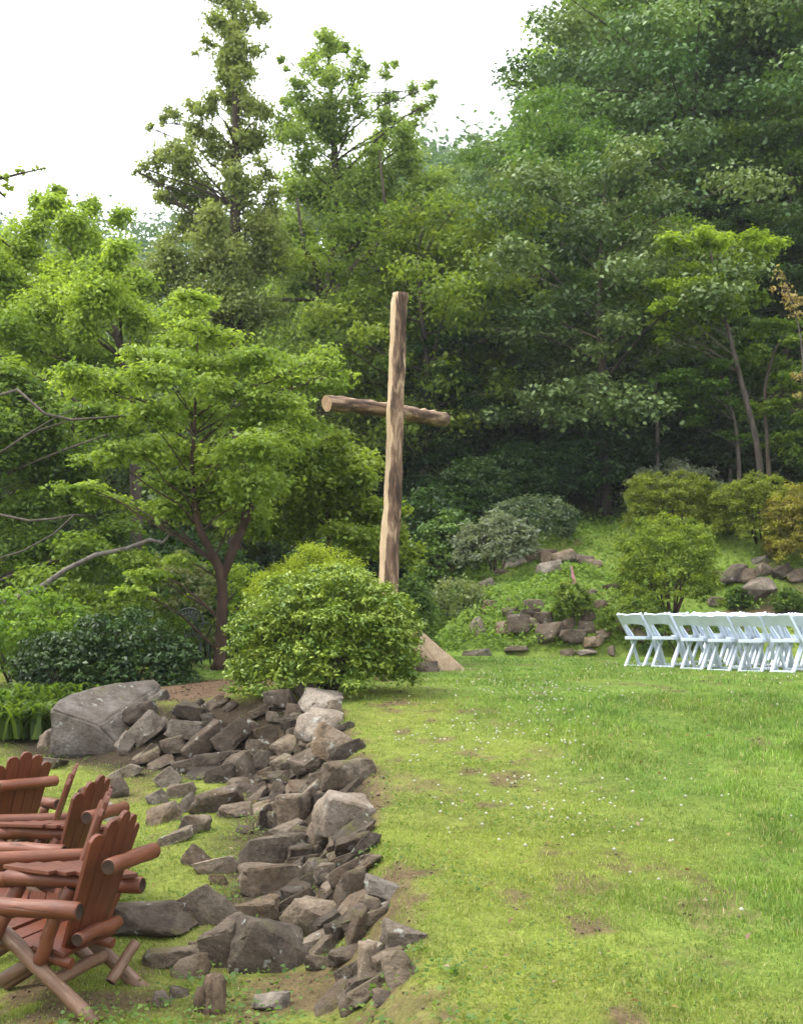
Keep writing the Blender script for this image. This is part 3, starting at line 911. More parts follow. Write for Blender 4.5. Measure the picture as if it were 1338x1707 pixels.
# split log lying at its foot
sb = ground_at(730, 1120)
sp = [(678, 1040, .3), (700, 1050, .25), (776, 1116, 0), (774, 1122, 0), (738, 1121, .05), (700, 1096, .2), (672, 1068, .35), (690, 1045, .6), (772, 1114, .3), (722, 1112, .4), (675, 1078, .7)]
o = boulder('split_log', [at(a_, b_, sb.y + c_) - sb for a_, b_, c_ in sp], 2, M['slabwood'], sb, 2, .012)
tag(o, 'pale split log slab sloping down to the lawn right of the shrub', 'log')

for (px, py, w_, h_, lab) in [(712, 1113, 34, 20, 'dark stone wedged under the split log'), (690, 1118, 26, 16, 'small dark stone beside the cross foot')]:
    o = stone(px, py, w_, h_, 0, 'block', 'rock_dark', None, 'rock', depth=sb.y + .15); tag(o, lab, 'rock')

# ------------------------------------------------------------------ white folding chairs
def arch_panel():
    """backrest panel: wavy top edge, arched lower edge"""
    mb = MB(); n = 12; V = []
    for j, y in enumerate((-.011, .011)):
        for i in range(n + 1):
            u = i / n; x = -.19 + .38 * u
            topz = .236 + .012 * math.sin(math.pi * u) - .006 * math.cos(4 * math.pi * u)
            lowz = .075 * math.sin(math.pi * u) ** .6
            bow = -.03 * math.sin(math.pi * u)
            V += [(x, y + bow, lowz), (x, y + bow, topz)]
    F = []; m = 2 * (n + 1)
    for i in range(n):
        a_ = 2 * i
        F += [(a_, a_ + 2, a_ + 3, a_ + 1), (m + a_, m + a_ + 1, m + a_ + 3, m + a_ + 2), (a_ + 1, a_ + 3, m + a_ + 3, m + a_ + 1), (a_, m + a_, m + a_ + 2, a_ + 2)]
    F += [(0, 1, m + 1, m), (2 * n, m + 2 * n, m + 2 * n + 1, 2 * n + 1)]
    mb.add(V, F, 0, False)
    return mb.mesh('backrest', M['white'])
def bar_mesh(name, p0, p1, w_, th):
    p0, p1 = Vector(p0), Vector(p1); d = p1 - p0
    M4 = Matrix.Translation((p0 + p1) / 2) @ d.to_track_quat('Z', 'Y').to_matrix().to_4x4()
    return MB().box((w_, th, d.length), M4).mesh(name, M['white'], .005)
cw = .20
FC = []
FC.append(('backrest', arch_panel(), Matrix.Translation((0, -.17, .615)) @ Matrix.Rotation(R(40), 4, 'X')))
I4 = Matrix.Identity(4)
for sx in (-1, 1):
    FC.append(('upright', bar_mesh('upright', (sx * cw, -.308, .80), (sx * cw, .02, .42), .038, .052), I4))
    FC.append(('leg', bar_mesh('leg', (sx * cw, .02, .42), (sx * cw, .215, .0), .036, .046), I4))
    FC.append(('leg', bar_mesh('leg', (sx * (cw - .033), .10, .425), (sx * (cw - .033), -.195, .0), .034, .044), I4))
    # lower part of the backrest sides: gusset between upright and seat
    g_ = MB(); x0, x1 = sx * (cw - .014), sx * (cw - .07)
    zz = [(-.175, .645), (-.03, .47), (-.02, .44)]
    V = [(x0, y, z) for y, z in zz] + [(x1 if i else x0 - sx * .012, y + .004, z) for i, (y, z) in enumerate(zz)]
    V2 = [(x, y + .016, z + .01) for x, y, z in V]
    g_.add(V + V2, [(0, 1, 4, 3), (1, 2, 5, 4), (6, 9, 10, 7), (7, 10, 11, 8), (0, 6, 7, 1), (3, 4, 10, 9), (4, 5, 11, 10), (2, 8, 11, 5), (1, 7, 8, 2), (0, 3, 9, 6)], 0, False)
    FC.append(('gusset', g_.mesh('gusset', M['white']), I4))
FC.append(('seat', MB().box((.37, .40, .05), Matrix.Translation((0, .03, .437))).mesh('seat', M['white'], .012), I4))
FC.append(('crossbar', bar_mesh('crossbar', (-cw + .03, -.182, .022), (cw - .03, -.182, .022), .026, .026), I4))
FC.append(('crossbar', bar_mesh('crossbar', (-cw, .19, .045), (cw, .19, .045), .024, .024), I4))
def folding_chair(x, y, rz, label, sc=1.0):
    r_ = empty('folding_chair', (x, y, float(zt(x, y)) - .016), rz)
    tag(r_, label, 'folding chair', 'white folding chairs in rows')
    for nm, me, M4 in FC:
        c = mesh_obj(nm, me, r_); c.matrix_local = M4
    return r_
ORD = ['first', 'second', 'third', 'fourth', 'fifth', 'sixth', 'seventh', 'eighth']
a0 = stand(1064, 18.3)
ax = Vector((.70, -.71, 0)).normalized()
fw = Vector((-ax.y, ax.x, 0))
rz = math.atan2(fw.y, fw.x) - math.pi / 2
crg = random.Random(4)
for row in range(4):
    for i in range(8 if row else 6):
        p = a0 + ax * (.475 * i) + fw * (.98 * row) - ax * .12 * row
        if row: p += ax * .3
        pxx = 669 + p.x / p.y * FPX
        if pxx > 1420: continue
        lab = ('%s white folding chair from the left in the front row' % ORD[i]) if row == 0 else \
              ('white folding chair number %s from the left, %s row behind the front one' % (['one', 'two', 'three', 'four', 'five', 'six', 'seven', 'eight'][i], ['', 'next', 'third', 'last'][row]))
        folding_chair(p.x + crg.gauss(0, .012), p.y + crg.gauss(0, .012), rz + crg.gauss(0, .055), lab)

# ------------------------------------------------------------------ dark iron garden chair beside the forked tree
ic = stand(326, 18.6)
r_ = empty('garden_chair', ic, R(170))
tag(r_, 'dark green ornate iron garden chair beside the forked tree trunk', 'chair')
mb = MB()
ring = [Vector((.22 * math.cos(a_), .20, .66 + .20 * math.sin(a_))) for a_ in np.linspace(0, 2 * math.pi, 25)]
mb.tube(ring, .014, 8)
bk = mb.build('backrest', M['iron'], r_)
for i in range(-3, 4):
    x = i * .055; h = math.sqrt(max(.2 ** 2 - x * x * .8, 0))
    MB().tube([(x, .20, .66 - h), (x * .6, .215, .66), (x, .20, .66 + h)], .011, 6).build('bar', M['iron'], bk)
for rr_ in (.07, .13):
    MB().tube([Vector((rr_ * math.cos(a_), .205, .66 + rr_ * math.sin(a_))) for a_ in np.linspace(0, 2 * math.pi, 21)], .011, 6).build('scroll', M['iron'], bk)
MB().tube([(0, 0, .425), (0, 0, .445)], .22, 24).build('seat', M['iron'], r_)
for sx in (-1, 1):
    for sy in (-1, 1):
        MB().tube([(sx * .16, sy * .15, .43), (sx * .19, sy * .18, .2), (sx * .22, sy * .21, 0)], .014, 8).build('leg', M['iron'], r_)
    MB().tube([(sx * .22, .19, .64), (sx * .26, 0, .63), (sx * .24, -.16, .6), (sx * .18, -.15, .44)], .012, 8).build('arm', M['iron'], r_)

# ------------------------------------------------------------------ stump and flag
sp_ = ground_at(358, 1688)
r_ = empty('tree_stump', sp_)
tag(r_, 'small weathered tree stump standing in weeds at the foot of the wall', 'stump')
mb = MB().tube([(0, 0, -.05), (.0, 0, .03), (.006, 0, .07), (-.002, 0, .11), (.006, 0, .145), (.012, .01, .165)], [.07, .052, .047, .054, .052, .02], 14, 0, 0, .3, 7)
mb.build('trunk', [bark_mat('stump_bark', (.025, .016, .01), (.17, .12, .08), 24, .4, .9, 1.0), M['cutend']], r_)
MB().tube([(-.05, .02, -.03), (-.065, .02, .06), (-.06, .02, .10)], [.045, .034, .026], 9, 0, 0, .3, 9).build('branch_stub', [bpy.data.materials['stump_bark']], r_)
fp = ground_at(955, 985, 15)
r_ = empty('garden_flag', fp)
tag(r_, 'small faded pink flag hanging limp from a thin stick on the bank', 'flag')
MB().tube([(0, 0, -.05), (-.05, 0, .52)], .008, 6).build('stick', M['bark_grey'], r_)
mb = MB(); V = []; F = []
for i in range(9):
    for j in range(4):
        u, v = i / 8, j / 3
        V.append((-.045 + .02 * u + v * (.03 + .08 * u), .018 * math.sin(v * 7 + u * 3), .48 - .40 * u))
for i in range(8):
    for j in range(3):
        a_ = i * 4 + j; F.append((a_, a_ + 1, a_ + 5, a_ + 4))
mb.add(V, F)
fl = mb.build('cloth', plain_mat('faded_flag', (.42, .20, .20), .8, .1, 12, .45), r_)
sol = fl.modifiers.new('thick', 'SOLIDIFY'); sol.thickness = .004

# ------------------------------------------------------------------ trees and shrubs
def limb_pts(p0, p1, sag, rng, n=5):
    p0 = Vector(p0); p1 = Vector(p1); out = []
    L = (p1 - p0).length
    for i in range(n):
        u = i / (n - 1)
        w_ = math.sin(u * math.pi) * L
        out.append(p0.lerp(p1, u) + Vector((rng.gauss(0, .03) * w_, rng.gauss(0, .03) * w_, sag * w_ + rng.gauss(0, .02) * w_)))
    return out

def tree_at(name, label, cat, base, trunk, tr, clumps, nleaf, L, ratio, cA, cB, seed, flat=.6, bark='bark', group=None, limbs=True, lr=.25,
            up=.7, under=.35, mat='leaf', fill=2.4, jit=.45, dens=2.0, limbmin=.01, sub=0):
    """trunk: world points; clumps: list of (centre Vector, rx, ry, rz) in world."""
    rng = np.random.default_rng(seed); pr_ = random.Random(seed)
    base = Vector(base)
    root = empty(name, base); tag(root, label, cat, group)
    tp = [Vector(p) - base for p in trunk]
    n = len(tp)
    # smooth the trunk line
    tt = []
    for i in range(n - 1):
        for k in range(4): tt.append(tp[i].lerp(tp[i + 1], k / 4))
    tt.append(tp[-1])
    for _ in range(2):
        tt = [tt[0]] + [(tt[i - 1] + tt[i] * 2 + tt[i + 1]) / 4 for i in range(1, len(tt) - 1)] + [tt[-1]]
    m = len(tt)
    rad = [tr * ((1 - i / (m - 1)) ** .8 * .92 + .08) for i in range(m)]
    rad[0] *= 1.35
    mb = MB().tube(tt, rad, 10, 0, None, .12, seed)
    C = []; Rr = []
    lm = mb
    for cl_ in clumps:
        c, rx, ry, rzz = cl_[:4]
        c = Vector(c) - base
        C.append(c); Rr.append((rx, ry, rzz))
        if len(cl_) > 4:
            pc = Vector(cl_[4]) - base
            lm.tube([pc, pc.lerp(c, .5) + Vector((0, 0, .03)), c], [.011, .009, .005], 5, 0, None, 0, seed, caps=False)
        elif limbs:
            # leave the trunk lower than the clump
            best = min(range(m), key=lambda i: ((tt[i].xy - c.xy).length * .55 - (c.z - tt[i].z)) ** 2 + (tt[i] - c).length * .05)
            p0 = tt[best]
            if (c - p0).length > limbmin:
                r0 = min(rad[best] * .7, max(.012, lr * rad[best] + .006 * (c - p0).length))
                lp = limb_pts(p0, c, .06, pr_)
                lm.tube(lp, [r0 * (1 - .8 * i / 4) for i in range(5)], 6, 0, None, .05, seed, caps=False)
                for _ in range(sub):
                    q = c + Vector((pr_.uniform(-1, 1) * rx, pr_.uniform(-1, 1) * ry, pr_.uniform(-.4, .9) * rzz))
                    lm.tube([lp[3], lp[3].lerp(q, .5) + Vector((0, 0, .04)), q], [r0 * .4, r0 * .25, .006], 5, 0, None, 0, seed, caps=False)
    mb.build('trunk', M[bark], root)
    V, F, cc = cloud(C, Rr, nleaf, L, ratio, cA, cB, rng, up, fill, None, under, jit, dens)
    mesh_obj('crown', np_mesh('crown', V, F, M[mat], cc), root)
    return root

def pxclumps(lst, Y, dj, seed, flat, sc=1.0, ysc=1.0, fr=(.4, .66)):
    """clumps given by where they show: (px, py, r[, ry]); dj: spread in depth (m)"""
    pr_ = random.Random(seed); out = []
    for e in lst:
        px, py, r_ = e[:3]
        yy = Y + pr_.uniform(-dj, dj)
        k = yy / FPX
        rz_ = e[3] * k if len(e) > 3 else r_ * k * flat
        c = at(px, py, yy); rw = r_ * k * sc
        nsub = 4 if len(e) > 3 else 3
        out.append((c, rw * .5, rw * .5 * ysc, max(rz_ * sc * .6, .05)))
        for q in range(nsub):
            a_ = pr_.uniform(0, 6.283); d_ = pr_.uniform(.25, .68) if nsub > 1 else 0
            f_ = pr_.uniform(*fr)
            out.append((c + Vector((math.cos(a_) * d_ * rw, math.sin(a_) * d_ * rw, pr_.uniform(-.75, .75) * rz_ * sc)), rw * f_, rw * f_ * ysc, max(rz_ * sc * f_ * 1.25, .05), c))
    return out

BRIGHT = ((.125, .182, .028), (.25, .312, .052))
LIME = ((.15, .21, .018), (.26, .33, .03))
MIDG = ((.050, .098, .016), (.120, .185, .028))
OLIVE = ((.060, .095, .022), (.125, .165, .045))
DARK = ((.026, .058, .014), (.070, .125, .026))
BLUEG = ((.034, .07, .024), (.082, .132, .046))
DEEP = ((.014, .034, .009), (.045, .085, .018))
MIDG, OLIVE, DARK, BLUEG = [tuple((c[0] * 1.65, c[1] * 1.45, c[2] * 1.25) for c in p) for p in (MIDG, OLIVE, DARK, BLUEG)]

# forked dogwood with layered foliage, left of the cross
DOG = [(330,500,45,14),(318,525,60,16),(350,560,70,18),(300,580,60,14),(230,600,70,16),(150,630,80,16),(200,655,100,20),(290,635,90,22),(330,610,80,20),(420,600,80,20),(470,625,70,20),
       (545,600,52,18),(560,625,40,14),(520,640,60,16),(400,655,90,22),(310,690,90,22),(440,700,90,22),(500,705,60,20),(240,700,70,16),(180,765,60,14),(230,760,60,16),(310,760,90,24),(400,750,90,26),
       (470,760,70,22),(360,800,100,28),(290,815,80,24),(430,815,80,26),(140,820,60,13),(190,835,60,13),(240,850,40,12),(350,850,90,26),(300,860,60,18),(400,865,60,20),(220,940,60,12),(260,965,60,12),(225,985,50,10),(300,935,40,10)]
db = stand(368, 17.0)
tk = [db, at(369, 1060, 17), at(371, 960, 17)]
tree_at('dogwood_tree', 'bright green layered tree with a dark forked trunk left of the cross', 'tree', db,
        tk + [at(352, 920, 16.9), at(330, 880, 16.8), at(318, 800, 16.8), at(325, 700, 16.8), at(330, 560, 16.9)], .095,
        [(c[0], c[1], c[2], c[3] * 1.5) + tuple(c[4:]) for c in pxclumps(DOG, 17.0, 1.5, 3, .3, 1.06)], 36000, .086, .55, BRIGHT[0], BRIGHT[1], 3, bark='bark_red', lr=.16, up=.85, under=.3, sub=1, jit=.55)
dg = bpy.data.objects['dogwood_tree']
MB().tube([Vector(p) - db for p in (at(370, 965, 17), at(385, 925, 17.05), at(405, 880, 17.1), at(412, 840, 17.2), at(405, 760, 17.3), at(440, 680, 17.4))], [.07, .068, .058, .046, .034, .015], 9, 0, None, .15, 4).build('limb', M['bark_red'], dg)
MB().tube([Vector(p) - db for p in (at(404, 885, 17.1), at(420, 845, 17.0), at(418, 810, 16.9))], [.05, .04, .02], 8, 0, None, .12, 5).build('limb', M['bark_red'], dg)

# second layered tree between dogwood and cross
D2 = [(470,740,60,18),(520,745,60,18),(560,775,70,20),(600,800,50,18),(480,790,80,22),(540,815,80,22),(600,845,60,20),(480,840,80,22),(560,865,70,22),(430,885,70,18),(500,890,70,20),(590,900,60,20),(625,870,40,20),(640,915,40,18),(600,760,40,16),(660,870,26,18),(670,905,30,20),(690,935,26,22)]
b2 = stand(560, 19.5)
tree_at('dogwood_tree', 'bright green layered tree directly behind the left of the cross post', 'tree', b2, [b2, at(556, 1000, 19.5), at(548, 880, 19.5), at(540, 760, 19.5)], .09,
        [(c[0], c[1], c[2], c[3] * 1.5) + tuple(c[4:]) for c in pxclumps(D2, 19.5, 1.2, 5, .3, 1.1)], 26000, .095, .55, (.11, .175, .022), (.23, .31, .04), 5, bark='bark_red', lr=.16, up=.85, under=.3, sub=1, jit=.55)

# leaning light green tree, far left
T3 = [(90,340,34),(60,375,40),(110,385,34),(155,350,22),(150,410,45),(195,375,26),(198,425,42),(40,425,46),(15,470,60),(85,455,55),(160,475,55),(222,462,34),(70,525,60),(140,545,60),(205,520,46),(222,560,38),(15,555,60),(60,600,60),(130,610,60),(190,600,46),(100,320,20),(75,345,22),(215,500,40),(-40,480,70),(-60,560,80)]
b3 = stand(235, 24.0)
tree_at('leaning_tree', 'light green tree with a leaning trunk at the far left', 'tree', b3, [b3, at(228, 800, 24), at(212, 590, 24), at(160, 490, 24), at(110, 400, 24), at(95, 335, 24)], .14,
        pxclumps(T3, 24.0, 1.8, 7, .85, 1.1, fr=(.5, .85)), 56000, .095, .6, (.15, .225, .03), (.28, .37, .05), 7, up=.6, sub=1, lr=.18)

# old tree reaching in from the left with bare grey limbs
T4 = [(30,640,60),(90,680,60),(20,720,60),(95,745,55),(150,690,50),(50,800,60),(125,800,50),(30,850,55),(110,835,50),(20,930,60),(90,940,55),(150,920,50),(60,1000,55),(130,990,50),(190,900,45),(190,985,40),(-60,700,80),(-60,820,80),(-60,940,80),(210,715,40),(255,745,40),(10,1040,50),(90,1045,50)]
b4 = stand(-230, 21.0)
tree_at('spreading_tree', 'mid green tree spreading in from the left edge with bare grey limbs', 'tree', b4, [b4, at(-215, 950, 21), at(-180, 800, 21), at(-150, 650, 21), at(-120, 560, 21)], .2,
        pxclumps(T4, 21.0, 1.6, 9, .6, 1.15, fr=(.5, .85)), 40000, .10, .55, (.075, .135, .02), (.18, .265, .036), 9, bark='bark_mid', up=.8, sub=1, lr=.12)
o4 = [o for o in bpy.data.objects if o.name.startswith('spreading_tree')][0]
for k_, (pl, rr) in enumerate([
    ([(-190,1045,18.6),(-60,1020,18),(0,1005,17.6),(60,985,17.4),(110,950,17.3),(160,925,17.2),(210,915,17.2),(250,900,17.2),(272,905,17.2),(284,890,17.2)], [.09,.075,.06,.052,.047,.042,.038,.034,.028,.018]),
    ([(-190,840,20),(-40,855,18.5),(0,858,18),(50,868,17.8),(90,865,17.7),(125,858,17.7),(160,862,17.8)], [.06,.045,.038,.032,.028,.022,.014]),
    ([(-190,690,20),(-40,670,18.5),(30,650,18),(75,690,17.9),(120,700,17.8),(190,695,17.8),(245,690,17.8)], [.05,.042,.036,.034,.03,.024,.014]),
    ([(245,690,17.8),(262,712,17.7),(290,740,17.6),(340,765,17.5)], [.02,.018,.015,.01]),
    ([(0,1005,17.6),(60,998,17.4),(110,990,17.3)], [.03,.02,.01]),
    ([(125,858,17.7),(90,890,17.6),(40,918,17.6),(0,930,17.6)], [.024,.022,.02,.018])]):
    MB().tube([at(*p) - b4 for p in pl], [v * (.85 if k_ == 0 else .6) for v in rr], 8, 0, None, .2, k_).build('limb', M['bark_grey' if k_ == 0 else 'bark_mid'], o4)

# twig of an unseen tree against the sky, upper left
tw = at(-160, 330, 12.0)
root = empty('overhanging_branch', Vector((tw.x - .3, 12.0, float(zt(tw.x - .3, 12.0))))); b5 = root.location.copy()
tag(root, 'leafy branch tip reaching in against the white sky at the upper left', 'branch')
mb = MB()
mb.tube([Vector((0, 0, -.1)), Vector((.02, .05, 2)), at(-215, 420, 12) - b5, at(-160, 330, 12) - b5], [.1, .085, .06, .04], 8)
for pl in ([(-160,330),(-60,310),(0,298),(40,288),(78,280)], [(-160,330),(-60,400),(0,398),(18,412)], [(-60,310),(0,320),(10,330)]):
    mb.tube([at(a_, b_, 12) - b5 for a_, b_ in pl], [.03 * (1 - .8 * i / (len(pl) - 1)) for i in range(len(pl))], 6)
mb.build('limb', M['bark'], root)
cl = [(at(px, py, 12 + d_) - b5, r_ * .006, r_ * .006, r_ * .0035) for px, py, r_, d_ in [(8,296,16,0),(35,286,12,.1),(52,284,7,0),(68,280,8,0),(12,312,12,0),(5,325,9,.1),(4,404,13,0),(14,415,8,0),(-40,300,30,0),(-60,340,30,.2),(-50,400,30,0),(-120,340,40,0)]]
V, F, cc = cloud([c[0] for c in cl], [c[1:] for c in cl], 420, .075, .55, BRIGHT[0], BRIGHT[1], np.random.default_rng(2), .5)
mesh_obj('crown', np_mesh('crown', V, F, M['leaf'], cc), root)

# the two tall trees against the sky
T1 = [(385,5,34),(405,40,36),(368,40,26),(345,72,16),(330,85,10),(430,25,24),(390,95,36),(425,85,22),(372,130,34),(415,125,26),(352,165,26),(318,185,18),(290,192,15),(268,205,13),(252,215,9),
      (395,175,40),(432,185,28),(330,215,32),(295,245,32),(268,262,26),(242,282,14),(228,286,8),(300,290,36),(262,310,22),(355,255,44),(415,240,38),(290,340,26),(272,330,16),(340,330,42),(400,310,46),(445,290,26),(450,340,26),
      (360,390,52),(305,385,36),(420,380,46),(290,430,44),(340,450,56),(405,450,56),(262,480,48),(310,520,56),(420,530,56),(370,540,56),(280,550,50),(450,450,40),(235,540,40)]
b1 = stand(392, 30.0)
tree_at('tall_sweetgum', 'tallest tree, slender with ragged tiers, rising past the top of the picture', 'tree', b1,
        [b1, at(394, 700, 30), at(392, 400, 30), at(394, 200, 30), at(392, 80, 30), at(384, -60, 30)], .2,
        pxclumps(T1 + [(390,-30,30),(375,-50,24),(400,-60,20)] + [(384 + (i % 3) * 8, 60 + i * 36, 26) for i in range(13)], 29.8, 1.3, 11, .8, 1.12, fr=(.5, .85)), 58000, .11, .62, (.14, .185, .05), (.26, .31, .095), 11, up=.35, sub=2, fill=1.7, jit=.7, lr=.2, dens=2.3)
T2 = [(545,62,22),(540,90,26),(515,105,18),(575,80,20),(600,95,14),(545,130,34),(498,140,18),(478,118,10),(470,95,10),(478,175,22),(590,130,24),(608,110,14),(556,180,40),(512,195,32),(482,225,28),(600,180,24),
      (645,125,16),(645,160,22),(660,105,10),(640,195,26),(690,150,16),(712,148,14),(725,170,12),(700,185,18),(678,210,26),(632,232,32),(672,245,30),(560,235,42),(505,265,40),(560,290,56),(622,285,46),(685,290,36),
      (722,320,32),(482,320,40),(540,350,56),(612,352,56),(685,352,46),(500,400,50),(570,420,56),(645,425,56),(705,415,46),(488,460,52),(600,490,56),(672,495,56),(470,520,52),(540,530,56),(735,370,34),(730,450,40),(640,560,50),(520,600,50),(580,590,50)]
b2_ = stand(548, 33.0)
tree_at('tall_forked_tree', 'tall open green tree with a dark spreading fork behind the cross', 'tree', b2_,
        [b2_, at(540, 700, 33), at(540, 540, 33), at(556, 440, 33), at(560, 300, 33), at(553, 180, 33), at(545, 60, 33)], .24,
        pxclumps(T2, 33.0, 1.8, 13, .85, 1.15, fr=(.5, .9)), 80000, .115, .6, (.13, .18, .04), (.25, .31, .07), 13, up=.4, sub=2, fill=1.7, jit=.65, lr=.2, dens=2.3)
ot = [o for o in bpy.data.objects if o.name.startswith('tall_forked_tree')][0]
for k_, (pl, rr) in enumerate([([(540,545,33),(575,465,32),(612,425,31.4),(655,385,31.2),(700,340,31)], [.16,.13,.10,.08,.04]), ([(540,540,33),(528,450,32),(505,410,31.5),(495,330,31.5)], [.12,.09,.06,.03]),
                              ([(575,468,32),(615,455,31.6),(640,450,31.4)], [.07,.05,.02]), ([(655,385,31.2),(640,330,31),(632,250,31)], [.05,.04,.02]), ([(535,500,32),(470,500,31.5),(440,498,31.2)], [.06,.05,.02])]):
    MB().tube([at(*p) - b2_ for p in pl], rr, 8, 0, None, .12, k_).build('limb', M['bark'], ot)

# ---- generic forest trees: a few kinds, copied
def forest_tree(seed, H, cbf, Rc, prof, nl, nleaf, L, pal, flat, clump, tr, up=.6, mat='leaf', bark='bark', jit=.5):
    rng = np.random.default_rng(seed); pr_ = random.Random(seed)
    spine = [Vector((.02 * H * math.sin(i * .9 + seed) * (i / 7), .02 * H * math.cos(i * 1.3 + seed) * (i / 7), H * .95 * i / 7)) for i in range(8)]
    rad = [tr * ((1 - i / 7) ** .8 * .95 + .06) for i in range(8)]
    mb = MB().tube(spine, rad, 8, 0, None, .1, seed)
    C, Rr = [], []
    for i in range(nl):
        u = ((i + .5) / nl)
        t_ = cbf + (.96 - cbf) * u
        az = i * 2.39996 + pr_.uniform(-.5, .5)
        ln = Rc * prof(u) * pr_.uniform(.7, 1.2)
        f = t_ * 7 / .95 * .95; i0 = min(int(f), 6)
        p0 = spine[i0].lerp(spine[i0 + 1], f - i0)
        d = Vector((math.cos(az), math.sin(az), pr_.uniform(.05, .5)))
        p1 = p0 + d * ln
        mb.tube([p0, p0.lerp(p1, .5) + Vector((0, 0, .07 * ln)), p1], [rad[i0] * .4, rad[i0] * .25, .02], 5, 0, None, 0, seed, caps=False)
        for f_, kk in ((1.0, 1), (.62, 1.1), (.3, .9)):
            if f_ < .5 and ln < Rc * .5: continue
            c = p0.lerp(p1, f_) + Vector((pr_.gauss(0, .12), pr_.gauss(0, .12), pr_.gauss(0, .08))) * Rc
            r_ = clump * Rc * pr_.uniform(.7, 1.3) * kk
            C.append(c); Rr.append((r_, r_, r_ * flat))
        if pr_.random() < .7:
            a2 = az + pr_.choice((-.7, .7))
            c = p0 + Vector((math.cos(a2), math.sin(a2), .3)) * ln * .8
            r_ = clump * Rc * pr_.uniform(.6, 1.1); C.append(c); Rr.append((r_, r_, r_ * flat))
    C.append(spine[-1]); Rr.append((clump * Rc, clump * Rc, clump * Rc))
    V, F, cc = cloud(C, Rr, nleaf, L, .6, pal[0], pal[1], rng, up, 2.1, None, .3, jit)
    return mb.mesh('trunk', M[bark]), np_mesh('crown', V, F, M[mat], cc)
rnd = lambda u: max(.12, math.sin(math.pi * (u * .82 + .12)) ** .7)
con = lambda u: .12 + .9 * (1 - u) ** .8
KINDS = [
    (forest_tree(21, 13, .22, 4.2, rnd, 26, 22000, .19, MIDG, .6, .24, .2), 'green', 13),
    (forest_tree(22, 14, .20, 4.4, rnd, 26, 22000, .20, DARK, .6, .24, .22), 'dark', 14),
    (forest_tree(23, 12, .18, 4.4, rnd, 24, 27000, .185, BLUEG, .45, .25, .2, mat='leaf_gloss'), 'grey', 12),
    (forest_tree(24, 15, .25, 3.8, con, 30, 22000, .18, OLIVE, .7, .24, .2), 'green', 15),
    (forest_tree(25, 12, .10, 4.4, rnd, 28, 16000, .24, DEEP, .6, .24, .2), 'dark', 12),
    (forest_tree(26, 11, .12, 4.0, rnd, 26, 24000, .165, ((.075, .13, .02), (.165, .23, .035)), .45, .25, .17), 'green', 11),
]
FLAB = {'green': ('mid green leafy tree', 'mid green trees of the wood'),
        'dark': ('dark green dense tree', 'dark trees of the wood'),
        'grey': ('grey green broadleaf tree', 'grey green trees of the wood')}
frg = random.Random(77)
FT = []
yy = 30.5
while yy < 72:
    st = 4.0 + (yy - 30) * .055
    half = yy * .36 + 4
    xx = -half + frg.uniform(0, st)
    while xx < half:
        x, y = xx + frg.uniform(-1, 1), yy + frg.uniform(-1.2, 1.2)
        xx += st
        if y < 33 and -4.5 < x < -1.0: continue
        if y < 33.5 and x > 5.5: continue
        if y < 37 and x < -3 and frg.random() < .45: continue
        FT.append((x, y))
    yy += st * .95
for (x, y) in FT:
    px_ = 669 + x / y * FPX
    if x > 1.5:
        pool = [1, 2, 2, 0, 1, 2, 1, 4] if px_ > 860 else [0, 0, 1, 3, 5, 2]
    else:
        pool = [0, 3, 5, 5, 5, 2, 0]
    if y < 34 and x > -1: pool = [0, 1, 2, 5, 1]
    ki = frg.choice(pool)
    (tm, cm), kd, H = KINDS[ki]
    sc = frg.uniform(.85, 1.25) * (1.05 if x > 1 else .92)
    if y < 35: sc *= .82
    zb = float(zt(x, y)) - .1
    lim = min(np.interp(px_ + d_, [-200, 0, 200, 300, 460, 650, 700, 760, 800, 900, 940, 1010, 1338], [470, 470, 455, 430, 330, 330, 300, 262, 225, 185, 120, -20, -900]) for d_ in (-4.0 * FPX / y * sc * .9, -4.0 * FPX / y * sc * .5, 0))
    ztop = 1.65 + (1070 - lim - 8) * y / FPX
    if zb + H * sc > ztop: sc = (ztop - zb) / H
    if sc < .42: continue
    r_ = empty('forest_tree', (x, y, zb), frg.uniform(0, 6.28))
    r_.scale = (sc * frg.uniform(.9, 1.1), sc * frg.uniform(.9, 1.1), sc)
    lab, gr = FLAB[kd]
    col_ = 'left of the tall slender tree' if px_ < 300 else 'behind the cross' if px_ < 760 else 'above the rock ledge' if px_ < 1010 else 'above the folding chairs'
    row_ = 'at the foot of the wood' if y < 38 else 'half way up the wood' if y < 54 else 'near the skyline of the wood'
    tag(r_, '%s %s, %s' % (lab, row_, col_), 'tree', gr)
    mesh_obj('trunk', tm, r_); mesh_obj('crown', cm, r_)

# young trees filling the slope between the big ones
for i in range(110):
    y = frg.uniform(31, 60); x = frg.uniform(-.05 * y, .40 * y)
    if y < 33 and x > 5.5: continue
    (tm, cm), kd, H = KINDS[frg.choice([5, 0, 4, 1])]
    sc = frg.uniform(.32, .5)
    zb = float(zt(x, y)) - .2
    px_ = 669 + x / y * FPX
    if 1070 - (zb + H * sc - 1.65) / y * FPX < np.interp(px_, [650, 760, 900, 940, 1010, 1338], [340, 275, 195, 130, -10, -900]): continue
    r_ = empty('young_tree', (x, y, zb), frg.uniform(0, 6.28)); r_.scale = (sc * 1.25, sc * 1.25, sc)
    col_ = 'behind the cross' if px_ < 760 else 'above the rock ledge' if px_ < 1010 else 'above the folding chairs'
    row_ = 'at the foot of the wood' if y < 38 else 'half way up the wood' if y < 50 else 'high in the wood'
    tag(r_, 'young bushy tree %s, %s' % (row_, col_), 'tree', 'young trees filling the wood')
    mesh_obj('trunk', tm, r_); mesh_obj('crown', cm, r_)

